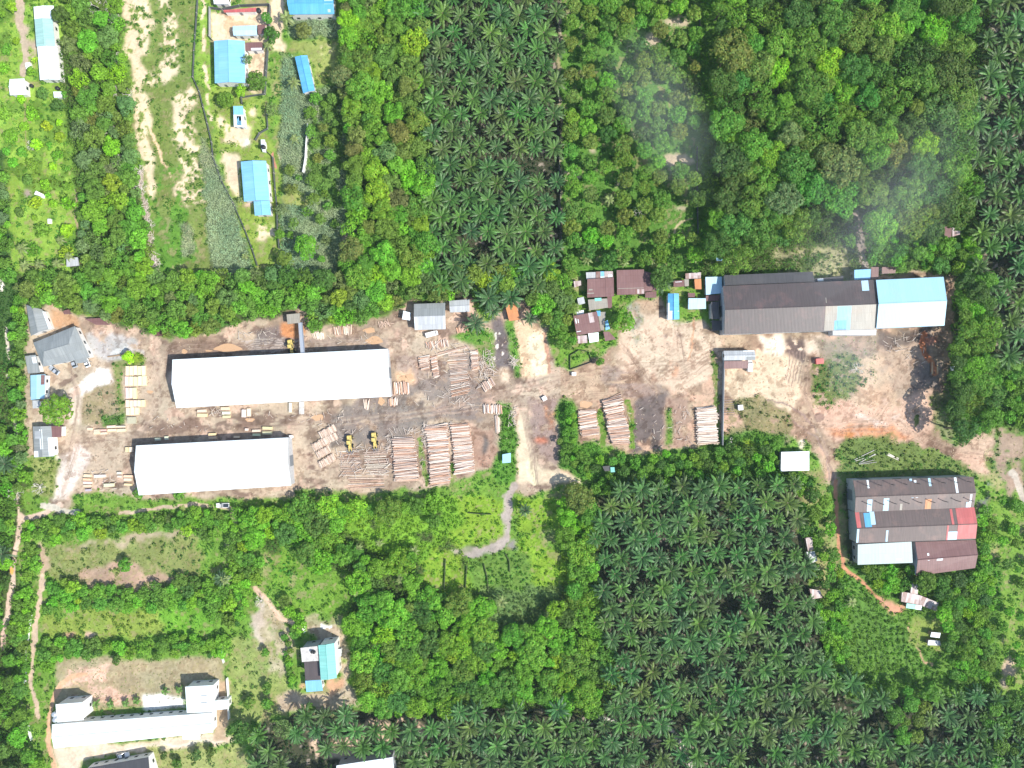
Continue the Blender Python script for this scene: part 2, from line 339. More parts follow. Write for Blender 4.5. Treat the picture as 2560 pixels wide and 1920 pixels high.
# orchard
paint("1740,-260 1805,-260 1800,300 1790,640 1745,640", (.12,.24,.04), veg=(1,1.0,(.15,.32,.03)))
paint("1400,-260 1760,-260 1750,300 1745,690 1405,690", (.085,.19,.03), veg=(.85,.35,(.10,.24,.03)))
for x,y,a,b in ((1690,52,34,10),(1630,100,16,24),(1712,270,30,8),(1700,258,18,14),(1610,152,14,8),(1740,20,12,6),(1420,40,10,8),(1686,400,34,14),(1430,440,22,14),(1560,460,22,12),(1715,405,22,8),(1700,520,16,6),(1480,380,10,6),(1600,340,14,8)):
    spot(x,y,a,b,(.46,.37,.26),dens=.75,n=NC)
line("1680,590 1700,555 1730,545", 5, (.4,.34,.2)); paint("1640,160 1740,160 1730,300 1650,290", (.12,.26,.04), dens=.8, veg=(.8,.3,(.13,.28,.04)))
paint("1940,625 2120,615 2130,690 1940,690", (.30,.28,.15), dens=.6, veg=(.8,.6,(.18,.25,.06)))
line("2138,535 2148,580 2156,640 2160,690", 19, (.27,.21,.18), cls=4); line("2160,640 2164,700", 14, (.4,.34,.3))
paint("2195,600 2420,560 2440,690 2190,690", (.10,.20,.03), veg=(1,1.1,(.10,.22,.03)))
# main yard
YARD = ("68,770 130,768 190,790 300,812 355,828 420,858 455,842 535,832 560,815 700,792 712,775 760,775 780,822 905,806 960,795 1000,772 1030,755 1115,750 1180,745 "
 "1192,790 1172,812 1240,800 1252,770 1262,740 1310,745 1330,790 1362,812 1376,880 1392,925 1430,925 1500,890 1545,862 1550,800 1600,745 1650,745 1690,812 1760,800 "
 "1790,830 1880,830 2200,690 2330,680 2385,690 2380,800 2365,950 2345,1040 2350,1100 2400,1118 2445,1100 2480,1080 2482,1180 2440,1170 2380,1145 2310,1112 2200,1112 "
 "2130,1092 2092,1125 2092,1210 2068,1210 2045,1140 2010,1100 1960,1085 1900,1080 1830,1080 1808,1112 1735,1118 1640,1125 1585,1135 1560,1120 1500,1112 1450,1100 1440,1010 "
 "1420,1000 1395,1030 1385,1140 1440,1200 1340,1235 1290,1235 1290,1100 1240,1140 1240,1165 1180,1190 1130,1205 1080,1220 900,1228 740,1222 740,1245 340,1245 240,1225 185,1235 150,1300 120,1262 "
 "145,1180 150,1135 70,1145")
paint(YARD, DIRT, warp=9, cls=1); paint(YARD, BEIGE, dens=.5, n=fbm(70,5,21), veg='keep', warp=6); paint(YARD, MUD, dens=.30, n=fbm(55,5,22,.5), veg='keep', warp=4)
paint(YARD, (.50,.36,.27), dens=.25, n=fbm(30,4,23), veg='keep', warp=4)
paint("68,770 130,768 200,800 215,870 230,900 300,860 400,870 420,1000 330,1100 300,1180 200,1230 150,1250 140,1100 70,1080", BEIGE, dens=.75, n=fbm(50,5,24), veg='keep')
paint("118,772 190,792 205,820 160,830 125,800", (.45,.28,.16), dens=.8, veg='keep'); paint("225,835 350,845 360,880 300,890 250,900 225,880", GREYS, dens=.75, n=NB, veg='keep'); line("280,885 320,872 360,880", 8, (.55,.54,.52), veg='keep')
paint("241,921 272,921 283,966 246,972 213,992 190,1000 170,975 210,950", (.80,.78,.74), warp=5, cls=5, dens=.86, n=NC); paint("172,992 203,992 206,1060 172,1062", (.62,.52,.42), warp=2, cls=5)
paint("165,968 190,965 203,1000 172,1000", PINK, dens=.7, veg='keep'); line("150,965 175,950 188,940", 9, MUD, veg='keep'); spot(213,980,5,9,MUD,veg='keep')
paint("205,985 245,965 300,958 312,1062 206,1064", (.30,.245,.15), warp=4, veg=(.5,.35,(.22,.20,.09))); paint("280,905 318,885 362,895 362,918 312,918 306,960 312,1060 300,1062 290,960", (.2,.22,.08), warp=4, veg=(.8,.5,(.13,.26,.03)))
paint("250,1040 312,1030 314,1062 255,1068", (.10,.2,.04), veg=(1,.8,(.09,.22,.04)), warp=4); spot(340,895,18,13,(.2,.3,.03),veg=(1,1.2,(.24,.36,.02)))
paint("140,1140 200,1110 230,1140 190,1200 170,1245 130,1250", (.58,.50,.43), warp=6, veg='keep'); paint("82,1145 150,1150 135,1245 82,1240", (.22,.25,.08), warp=5, veg=(.8,.7,(.15,.25,.05)))
paint("425,862 480,850 640,862 760,878 760,888 560,890 440,903 420,930 405,960 412,900", MUD, warp=5, veg='keep'); paint("640,825 755,810 760,880 620,880", (.19,.155,.14), warp=6, veg='keep')
paint("700,810 760,808 770,830 755,840 700,842", ORANGE, warp=5, veg='keep'); paint("765,845 970,845 975,872 770,880", (.29,.22,.18), warp=5, dens=.8, veg='keep')
for k in range(7): line(f"{600+k*3},{846+k*5} {700},{848+k*5} {752},{845+k*5}", 1.6, (.44,.38,.33), veg='keep')
paint("330,1060 600,1040 760,1020 860,1035 860,1060 700,1060 620,1075 430,1095", MUD, dens=.6, n=fbm(60,4,31,.35), veg='keep')
paint("860,1010 1160,925 1230,1000 1190,1050 1060,1050 1000,1100 830,1110 820,1060", (.215,.18,.155), dens=.75, n=fbm(60,5,32), veg='keep')
paint("1060,930 1130,880 1180,890 1180,1000 1060,1000", (.24,.2,.17), dens=.7, veg='keep'); paint("1160,1060 1242,1060 1242,1165 1190,1185", (.34,.22,.16), dens=.8, veg='keep'); spot(1213,1105,7,26,(.13,.11,.1),veg='keep')
paint("980,850 1040,880 1060,950 985,950", (.33,.25,.20), dens=.6, veg='keep'); paint("975,925 1030,930 1040,950 985,955", (.55,.38,.24), dens=.7, veg='keep')
paint("1230,795 1252,795 1275,860 1290,925 1262,930 1238,915 1232,850", (.15,.125,.12), warp=4, veg='keep')
for x,y,a,b in ((1238,838,3,10),(1243,866,4,7),(1256,862,2,4),(1249,833,2,3),(1238,896,2,5),(1257,884,2,4)): spot(x,y,a,b,PALE,2,.5,veg='keep')
paint("1250,920 1275,920 1274,955 1255,958", (.58,.44,.32), warp=3, veg='keep')
paint("1262,800 1283,800 1300,880 1303,940 1290,942 1275,880", (.12,.26,.04), warp=3, veg=(1,.4,(.11,.29,.03)))
paint("1282,800 1340,812 1360,830 1370,935 1305,945 1300,880", (.62,.46,.30), warp=3, veg='keep'); paint("1318,840 1360,830 1368,935 1330,938 1320,880", (.70,.60,.42), warp=4, veg='keep'); line("1362,832 1368,890 1372,930", 8, (.42,.25,.17), veg='keep')
paint("1180,812 1230,825 1238,925 1210,900 1180,860 1120,845 1140,835", (.12,.24,.04), warp=4, veg=(.9,.4,(.12,.27,.03)))
paint("1245,1005 1278,1005 1292,1100 1290,1200 1240,1210 1230,1165 1245,1130 1255,1060", (.09,.22,.03), warp=4, veg=(1,.8,(.09,.25,.03)))
paint("1296,1030 1318,1060 1332,1130 1350,1170 1445,1195 1470,1205 1340,1212 1296,1208 1290,1150", (.58,.47,.33), warp=4, veg='keep', cls=2); line("1322,1155 1330,1205", 16, (.68,.59,.38), veg='keep')
paint("1320,990 1400,1000 1398,1100 1420,1150 1400,1160 1350,1140 1330,1070", (.27,.20,.17), dens=.85, warp=6, veg=(.15,.3,DRY)); paint("1365,1020 1396,1030 1405,1090 1380,1070", ORANGE, dens=.8, veg='keep'); spot(1350,1100,18,10,(.4,.16,.1),dens=.7,veg='keep')
paint("1385,1030 1400,1000 1430,985 1445,1020 1450,1110 1500,1115 1515,1165 1460,1205 1400,1170 1402,1110", (.09,.22,.03), warp=5, veg=(1,1,(.08,.24,.03)))
paint("1380,930 1560,900 1640,960 1580,1000 1440,1000 1380,990", BEIGE, dens=.6, veg='keep'); paint("1490,905 1620,920 1680,1000 1560,990 1500,950", (.30,.245,.21), dens=.55, n=fbm(50,5,33,.4), veg='keep')
paint("1560,790 1660,780 1800,820 1800,930 1700,990 1620,950 1540,900", (.56,.46,.36), dens=.85, veg='keep'); spot(1697,839,8,7,(.2,.17,.15),3,3,veg='keep'); spot(1665,840,5,6,(.26,.22,.19),3,3,veg='keep'); spot(1668,861,5,4,(.26,.22,.19),3,3,veg='keep')
line("1735,790 1730,850 1722,900", 5, (.52,.33,.22), veg='keep'); spot(1685,925,14,22,(.50,.31,.21),dens=.7,veg='keep'); paint("1540,790 1600,760 1610,820 1590,860", (.33,.33,.27), dens=.6, veg=(.3,.3,MID))
paint("1630,985 1665,985 1668,1110 1585,1135 1580,1060 1585,1000", (.145,.125,.12), dens=.85, warp=4, veg='keep'); paint("1665,990 1720,1000 1730,1118 1650,1120", (.34,.25,.20), dens=.8, warp=4, veg='keep')
paint("1666,1020 1678,1020 1680,1110 1664,1115", (.13,.24,.04), warp=3, veg=(.8,.4,(.12,.25,.03))); line("1785,880 1790,960 1796,1110", 12, (.14,.22,.06), veg=(.7,.4,(.13,.24,.04)), dens=.6)
line("1568,1000 1578,1060 1582,1115", 14, (.13,.24,.04), veg=(.8,.4,(.12,.26,.03))); line("1500,1030 1506,1080 1508,1110", 15, (.13,.24,.04), veg=(.8,.4,(.12,.26,.03)))
for a in ("1052,1100 1058,1150 1065,1210","1130,1150 1132,1210"): line(a, 12, (.16,.22,.06), veg=(.6,.4,(.13,.26,.03)), dens=.8)
# eastern yard
paint("1810,925 1900,880 2000,900 2010,1000 1960,1040 1900,1020 1840,1010", (.60,.50,.37), dens=.85, veg='keep'); paint("1900,840 1955,835 1975,860 1960,890 1905,885", (.76,.68,.56), warp=8, veg='keep')
paint("1985,845 2060,830 2075,850 2050,895 2010,880 2000,900 1985,880", (.66,.56,.45), dens=.6, veg='keep'); paint("1965,850 2010,840 2015,880 2005,920 1975,900", (.14,.11,.10), dens=.75, n=NC, veg='keep')
for k in range(6): line(f"{1975+k*8},880 {1970+k*8},920 {1966+k*7},{950+k%3*8}", 2.5, (.27,.21,.18), 3, 2, veg='keep')
paint("2045,850 2200,835 2205,950 2120,1000 2060,960", (.30,.25,.19), dens=.8, veg=(.2,.3,MID)); paint("2120,840 2165,840 2160,920 2120,900", (.40,.29,.22), dens=.9, veg='keep')
paint("2042,900 2100,880 2160,900 2195,930 2160,970 2110,1010 2040,1015 2035,960", (.15,.20,.06), warp=16, dens=.8, n=NC, veg=(.9,.5,(.10,.23,.035)))
paint("2195,830 2330,820 2330,870 2290,930 2220,900", (.15,.125,.11), dens=.8, veg='keep'); paint("2210,880 2280,860 2330,900 2300,960 2260,1000 2200,980", (.40,.32,.25), dens=.7, veg='keep')
paint("2290,915 2350,905 2345,975 2280,975", (.20,.17,.155), dens=.9, veg='keep'); line("2310,838 2302,860 2312,885 2330,905 2338,935", 15, (.50,.20,.10), warp=3, veg='keep'); spot(2325,850,20,14,(.42,.2,.14),dens=.6,veg='keep')
for k in range(4): line(f"{2326+k*6},905 {2325+k*6},935", 2, (.75,.6,.4) if k % 2 else (.1,.08,.07), 1, .7, veg='keep')
paint("2030,1010 2150,1000 2330,980 2340,1060 2320,1110 2200,1105 2120,1090 2080,1110 2040,1060", (.56,.40,.31), warp=10, dens=.92, veg='keep'); paint("2110,1020 2250,990 2260,1050 2180,1060", (.68,.58,.52), dens=.55, n=fbm(60,5,41,.4), veg='keep')
paint("2060,1075 2200,1060 2300,1090 2200,1108 2100,1095", (.55,.29,.17), dens=.55, veg='keep'); spot(2180,1072,14,8,ORANGE,dens=.8,veg='keep'); spot(2130,1088,16,8,ORANGE,dens=.8,veg='keep')
spot(2047,1042,15,10,(.28,.2,.165),4,1,veg='keep'); paint("2150,900 2190,880 2230,960 2260,1010 2150,1020 2140,1000", (.52,.40,.29), dens=.8, veg='keep')
line("1900,1000 1960,1010 2010,1040 2050,1085 2075,1150 2085,1200", 5, (.30,.23,.2), veg='keep'); line("1930,1010 1990,1060 2040,1090 2068,1140 2075,1200", 4, (.31,.24,.21), veg='keep')
paint("1810,1000 1900,990 1960,1040 1990,1070 1960,1100 1810,1110", (.24,.23,.12), dens=.7, veg=(.6,.35,(.13,.19,.05))); paint("1800,1030 1850,1040 1850,1070 1810,1070", PINK, dens=.6, veg='keep')
paint("1808,1090 1880,1075 1960,1085 1955,1130 1950,1180 2030,1190 2040,1215 1480,1240 1470,1190 1520,1160 1600,1140 1720,1125", (.09,.20,.03), veg=(1,1.1,(.08,.22,.03)), warp=6); spot(1860,1120,30,25,YEL,dens=.6,veg=(1,1,(.20,.34,.03)))
spot(2003,1107,8,16,(.62,.53,.42),veg='keep'); paint("2120,1095 2190,1090 2310,1115 2380,1150 2440,1175 2420,1200 2100,1205 2095,1130", (.13,.18,.05), veg=(.95,.5,(.15,.24,.05)))
paint("2330,990 2370,960 2390,1110 2350,1095 2340,1040", (.2,.22,.1), veg=(.9,.6,(.15,.2,.07))); spot(2292,1052,6,17,(.15,.2,.06),3,1,veg=(1,.5,(.12,.19,.04)))
paint("2395,1110 2440,1085 2480,1075 2485,1185 2440,1180 2380,1140 2400,1110", (.52,.39,.30), warp=6, cls=1); paint("2478,1065 2860,1070 2860,1240 2560,1240 2478,1180", (.13,.2,.05), veg=(.8,.5,(.14,.22,.05))); paint("2480,1070 2555,1080 2560,1170 2540,1250 2500,1190", (.30,.22,.16), dens=.45, veg=(.2,.3,DRY))
# south-east plot and meadow
paint("2480,900 2860,900 2860,1300 2640,1220 2560,1080 2480,1060", (.10,.2,.04), veg=(.95,.8,(.10,.22,.04)))
paint("2490,1220 2560,1250 2860,1400 2860,1740 2500,1740", (.15,.26,.04), veg=(.75,.35,(.16,.29,.04))); line("2530,1180 2560,1240 2580,1330", 14, (.42,.37,.3), dens=.8)
spot(2525,1668,22,26,(.45,.34,.24),dens=.9); spot(2512,1710,8,14,(.42,.34,.26))
paint("2100,1400 2500,1400 2500,1745 2120,1745 2080,1500", (.10,.20,.035), veg=(.95,.8,(.12,.27,.03)))
line("2088,1200 2092,1300 2098,1380 2112,1420 2150,1450 2190,1490 2225,1525 2250,1530", 9, (.50,.24,.14), cls=4, warp=3); paint("2195,1492 2225,1506 2262,1518 2258,1530 2230,1536 2212,1524", (.50,.27,.17), cls=4, warp=6)
line("2270,1560 2285,1600 2310,1650 2330,1665", 5, (.42,.28,.17)); paint("2280,1540 2400,1545 2390,1620 2330,1640 2280,1600", (.20,.27,.06), veg=(.6,.3,(.19,.29,.05)))
for k in range(9): line(f"{2140+k*15},1570 {2146+k*15},1670", 6, (.06,.13,.025), 3, 1.5, veg='keep')
paint("2440,1190 2480,1200 2480,1290 2440,1300", (.17,.17,.17), dens=.7); paint("2105,1200 2140,1200 2140,1410 2110,1410", SHADE, veg=(.9,.5,DKG))  # dark strip left of the brick factory: its cast shade painted into the turf
# roads in the south
line("1285,1215 1270,1245 1266,1290 1262,1340 1248,1368 1215,1382 1170,1384 1135,1384", 24, (.34,.29,.25), warp=6, soft=4, cls=2); spot(1285,1362,18,14,(.25,.23,.21)); spot(1160,1375,20,10,(.22,.23,.14),dens=.7)
paint("1190,1200 1262,1240 1245,1360 1150,1375 1090,1380 1060,1480 1100,1500 1240,1490 1260,1400 1310,1360 1420,1400 1400,1490 1370,1480 1300,1450 1280,1340 1280,1240 1390,1240 1380,1330 1290,1330", None, veg='keep')
for s in ("1130,1245 1258,1245 1246,1355 1130,1370 1110,1300","1046,1390 1100,1370 1165,1395 1165,1470 1070,1480","1285,1350 1340,1330 1420,1400 1410,1490 1340,1470","1290,1250 1400,1250 1400,1330 1300,1330"):
    paint(s, (.18,.30,.03), veg=(.9,.45,(.20,.36,.03)))
paint("840,1260 1140,1250 1160,1300 1060,1400 960,1380 860,1330", (.15,.30,.03), dens=.8, veg=(1,.9,(.16,.34,.03)))
paint("1190,1400 1320,1380 1330,1480 1230,1500 1180,1480", (.12,.22,.04), veg=(.9,.6,(.13,.25,.035)))
paint("1200,1480 1400,1460 1400,1580 1200,1600", (.12,.2,.06), veg=(1,1,(.15,.23,.07)))
line("150,1262 110,1285 60,1300 48,1290 46,1340 36,1400 28,1480 18,1540 5,1620", 13, (.56,.42,.33), warp=3, cls=2); line("45,1290 43,1240", 5, (.5,.4,.3)); spot(30,1427,5,10,(.85,.42,.12),1,1)
line("8,690 5,730", 6, PALE); line("14,820 20,860 24,895", 8, (.6,.52,.42), warp=2); line("22,935 28,950", 6, (.55,.48,.4)); line("30,1020 38,1060 44,1130 46,1200", 7, (.55,.47,.38), warp=2)
line("110,1262 150,1278 195,1285", 16, (.48,.44,.36), dens=.85); line("300,1285 380,1272 480,1260 540,1266 575,1270", 9, (.46,.36,.26), warp=4, dens=.85)
line("575,1270 585,1300 588,1345", 12, (.45,.36,.24), dens=.8); spot(568,1365,9,12,(.5,.37,.28))
paint("110,1365 200,1355 480,1335 500,1345 500,1450 440,1460 330,1468 200,1455 120,1440", (.19,.22,.07), veg=(.7,.3,(.17,.24,.05))); paint("180,1430 340,1410 460,1440 330,1475 220,1460", (.36,.25,.18), dens=.7, veg=(.3,.25,DRY))
paint("300,1345 480,1325 500,1340 300,1362 110,1372", (.36,.30,.2), dens=.75); paint("105,1365 125,1365 115,1440 92,1460", (.42,.31,.22)); line("108,1440 98,1500 88,1560 82,1640 76,1710 88,1760 95,1790", 11, (.50,.38,.28), cls=4)
paint("100,1540 250,1525 460,1530 470,1580 250,1600 105,1590", (.2,.27,.05), veg=(.8,.3,(.2,.29,.04))); paint("380,1500 520,1490 530,1580 420,1600", (.13,.3,.03), veg=(.8,.3,(.13,.32,.03))); spot(175,1583,16,7,(.42,.24,.18)); spot(225,1587,16,8,(.5,.36,.28))
paint("140,1655 280,1640 330,1650 420,1645 560,1640 560,1700 470,1710 460,1740 330,1770 210,1765 200,1755 140,1770", (.33,.28,.17), warp=6, veg=(.35,.25,(.24,.25,.09)), cls=1)
paint("180,1670 280,1660 270,1700 230,1710 330,1735 290,1765 230,1750 210,1705 150,1720", (.56,.38,.28), dens=.85, warp=8, veg='keep')
line("215,1685 180,1690 150,1715 132,1750 124,1790 122,1850 135,1900 140,1980", 12, (.55,.34,.21), warp=4, cls=2); line("225,1682 268,1675", 5, (.58,.38,.25)); line("185,1700 203,1714", 4, (.6,.42,.25)); line("165,1742 195,1735", 3, (.5,.36,.27))
paint("358,1738 395,1733 460,1745 463,1768 360,1775", (.74,.73,.68), warp=3, cls=5); paint("355,1738 463,1733 463,1775 355,1775", (.30,.28,.22), dens=.22, n=NC, veg='keep')
paint("135,1868 270,1850 560,1830 600,1850 500,1870 300,1885 200,1900 170,2200 150,2200 145,1930", (.60,.48,.36), warp=5, cls=2); line("260,1880 420,1865 560,1850", 6, (.66,.58,.46), veg='keep')
paint("265,1835 400,1828 402,1855 270,1862", (.13,.24,.04), veg=(.8,.3,(.14,.25,.04)), warp=3); paint("360,1880 600,1860 660,1960 600,2200 380,2200", (.26,.29,.10), veg=(.6,.3,(.21,.27,.07)))
paint("535,1700 575,1700 572,1850 535,1850", (.38,.28,.18), warp=3, dens=.8); paint("575,1600 700,1590 730,1780 640,1790 600,1830 575,1790", (.22,.27,.08), veg=(.6,.3,(.2,.28,.06)))
paint("640,1500 720,1520 730,1640 690,1700 650,1600", (.36,.31,.2), dens=.6, veg=(.4,.3,DRY)); line("640,1470 675,1510 700,1545 760,1572", 12, (.55,.40,.28), warp=3, cls=2)
paint("640,1500 655,1500 665,1560 650,1620 635,1580", (.42,.36,.28), dens=.8); paint("760,1555 840,1545 870,1600 870,1700 900,1760 840,1775 700,1780 690,1740 730,1720 750,1735 850,1725 855,1690", (.42,.34,.24), warp=5, dens=.9, veg=(.2,.2,DRY), cls=1)
paint("868,1570 888,1600 890,1690 945,1770 910,1775 880,1720 865,1650", (.17,.32,.03), veg=(.8,.3,(.18,.36,.02))); paint("740,1700 765,1700 765,1722 745,1718", (.5,.3,.18)); paint("815,1700 862,1698 862,1725 820,1725", (.5,.3,.18))
spot(808,1565,10,7,(.85,.83,.78),3,1); spot(822,1565,8,6,(.85,.83,.78),3,1); spot(760,1570,6,9,(.85,.83,.78),3,1)
paint("720,1340 770,1420 900,1430 880,1560 780,1560 700,1480 650,1440", (.13,.25,.03), dens=.8, veg=(.85,.35,(.14,.28,.03))); spot(800,1550,50,14,(.32,.3,.17),dens=.7,veg=(.3,.2,DRY))
paint("770,1838 930,1800 1050,1800 1070,1830 1020,1870 930,1885 830,1900 810,1960 770,1960", (.56,.40,.28), dens=.45, n=NB)
line("1050,1820 1068,1900 1060,1960", 11, (.55,.38,.28)); line("1182,1785 1196,1792", 12, (.55,.42,.33)); line("1495,1795 1530,1802 1560,1812", 9, (.62,.57,.52)); line("1668,1822 1697,1853 1722,1893 1735,1960", 10, (.58,.5,.44), cls=2)
tr = random.Random(5)       # wheel tracks and drag marks
ROUTES = ("150,1250 175,1150 260,1090 430,1060 620,1045 850,1040 1050,1020 1230,1000 1330,985 1450,950 1600,930 1750,915", "180,1100 330,1010 385,950 400,890 470,862 640,868 760,870 900,860 1020,850 1060,870",
 "1320,1000 1318,1060 1330,1130 1340,1200", "1060,1040 1180,980 1260,990 1400,970 1560,960 1700,880 1690,800", "330,870 395,905 410,1000 360,1080 200,1110 160,1240", "1600,990 1500,940 1380,960 1240,990 1100,1030 990,1060",
 "1640,930 1700,930 1780,880 1790,850", "1840,960 1930,1010 2010,1050 2100,1060 2250,1060 2360,1110 2520,1130", "2020,900 2010,980 2040,1060 2075,1140", "2250,870 2220,980 2180,1040 2100,1050", "180,920 200,1000 190,1080 170,1160", "1650,1000 1640,960 1600,920 1560,860")
for rt in ROUTES:
    pts = P(rt)
    for k in range(6):
        o = tr.uniform(-22, 22); q = [(x+o*.5+tr.uniform(-5,5), y+o+tr.uniform(-5,5)) for x, y in pts]; a = tr.randrange(0, max(1, len(q)-2)); q = q[a:a+tr.randrange(3, len(q)+2)]
        cc = tr.choice(((.25,.18,.14),(.27,.20,.155),(.40,.31,.235),(.43,.335,.25)))
        line(q, tr.uniform(1.6, 3.5), cc, 2, 1.2, veg='keep', al=.45); line([(x+1, y+11) for x, y in q], tr.uniform(1.5, 3), cc, 2, 1.2, veg='keep', al=.45)
line("352,430 350,470 365,520 372,580 385,650 400,690", 11, (.34,.28,.22), dens=.8, veg=(.2,.3,DRY))
gr = (VD > .3)[..., None]; C = np.where(gr, C*(.72+.56*NS[..., None]), C)
patchy = (VD > .4) & (VH < .7) & (NS > .58); VH[patchy] = .85; VC[patchy] *= (.62, .85, .8)
paint_soil = (VD > .2) & (VH < .5) & (NS < .30); C[paint_soil] = C[paint_soil]*.45+np.array((.30,.26,.13))*.55; VD[paint_soil] *= .5
st = (CLS == 1) & (NS > .66); C[st] *= (.72,.68,.66)
ey = (CLS == 1) & (PX > 1400) & (PY > 680) & (PX < 2500); C[ey] *= (.96,.90,.84)
C = C*(.90+.2*NC[..., None]); C[..., 0] *= (.95+.1*NB); VC = VC*(.8+.4*NB[..., None]); VC[..., 0] *= (.72+.56*ND)
# meshes: one sheet cut into ground, yard, roads ... along shared edges
Z = (fbm(30,3,51)-.5)*.12
def build_ground():
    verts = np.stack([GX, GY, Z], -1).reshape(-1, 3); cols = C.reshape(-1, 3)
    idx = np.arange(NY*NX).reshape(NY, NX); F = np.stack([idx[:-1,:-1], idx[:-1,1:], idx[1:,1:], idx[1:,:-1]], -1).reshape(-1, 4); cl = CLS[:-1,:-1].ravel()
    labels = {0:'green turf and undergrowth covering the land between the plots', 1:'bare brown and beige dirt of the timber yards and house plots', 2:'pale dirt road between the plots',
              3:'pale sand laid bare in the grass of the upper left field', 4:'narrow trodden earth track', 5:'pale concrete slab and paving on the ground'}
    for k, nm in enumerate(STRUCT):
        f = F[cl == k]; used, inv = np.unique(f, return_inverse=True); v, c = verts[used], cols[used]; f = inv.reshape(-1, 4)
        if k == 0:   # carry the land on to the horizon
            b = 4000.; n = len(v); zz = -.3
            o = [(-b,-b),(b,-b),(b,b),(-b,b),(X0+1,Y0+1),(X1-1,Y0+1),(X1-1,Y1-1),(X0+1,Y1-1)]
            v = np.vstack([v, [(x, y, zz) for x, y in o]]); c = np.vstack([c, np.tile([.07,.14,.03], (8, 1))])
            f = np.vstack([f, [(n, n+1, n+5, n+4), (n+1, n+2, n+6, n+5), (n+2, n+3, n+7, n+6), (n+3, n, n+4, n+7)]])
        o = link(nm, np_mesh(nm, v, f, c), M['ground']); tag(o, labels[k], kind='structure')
build_ground()
pud = [(570,870,34,10),(461,879,7,6),(522,877,9,2),(625,1050,11,5),(795,1044,15,8),(924,826,15,7),(936,851,21,10),(953,1003,8,10),(1463,1011,16,9),(375,980,8,4),(1008,945,8,6),(1024,942,9,7)]
for i, (x, y, a, b) in enumerate(pud):
    mb = MB(); pts = [W(x+a*(1+.18*math.sin(3*t+i))*math.cos(t), y+b*(1+.15*math.cos(4*t+i))*math.sin(t)) for t in [k*math.pi/12 for k in range(24)]]
    mb.slab([(p[0], p[1], .10) for p in reversed(pts)], .12); tag(mb.build('puddle', M['puddle']), 'muddy orange puddle standing in a rut of the dirt yard', kind='structure')
# ---------------------------------------------------------------- buildings
KEEP = []       # picture-space outlines nothing may grow through
def lerp(a, b, t): return Vector(a)*(1-t)+Vector(b)*t
def bilin(q, u, v): return lerp(lerp(q[0], q[1], u), lerp(q[3], q[2], u), v)
def wall_openings(t, pts, h, door='S', win=True, big=False):
    n = len(pts); c = sum((Vector(p) for p in pts), Vector((0,0,0)))/n
    for i in range(n):
        a, b = Vector(pts[i]), Vector(pts[(i+1) % n]); d = b-a; L = d.length
        if L < 2.2: continue
        d.normalize(); nn = Vector((d.y, -d.x, 0)); nn = nn if nn.dot((a+b)/2-c) > 0 else -nn
        k = max(1, int(L/(9 if big else 3.6))); side = i
        for j in range(k):
            p = a+d*(L*(j+.5)/k); isdoor = (side == 2 and j == k//2) if not big else (j % 2 == 0)
            w, z0, z1 = ((2.0, .02, min(h-1, 4.2)) if big else (.5, .02, 2.1)) if isdoor else (.6, 1.0, min(2.1, h-.4))
            if big and not isdoor: w, z0, z1 = 1.6, h-1.9, h-1.1
            if not isdoor and not win: continue
            mb = MB(); o = nn*.06; q = [p-d*w-nn*.05, p+d*w-nn*.05, p+d*w+o, p-d*w+o]
            mb.prism([(v.x, v.y) for v in q], z0, z1)
            mb.build('door' if isdoor else 'window', M['door'] if isdoor else M['glass'], t)
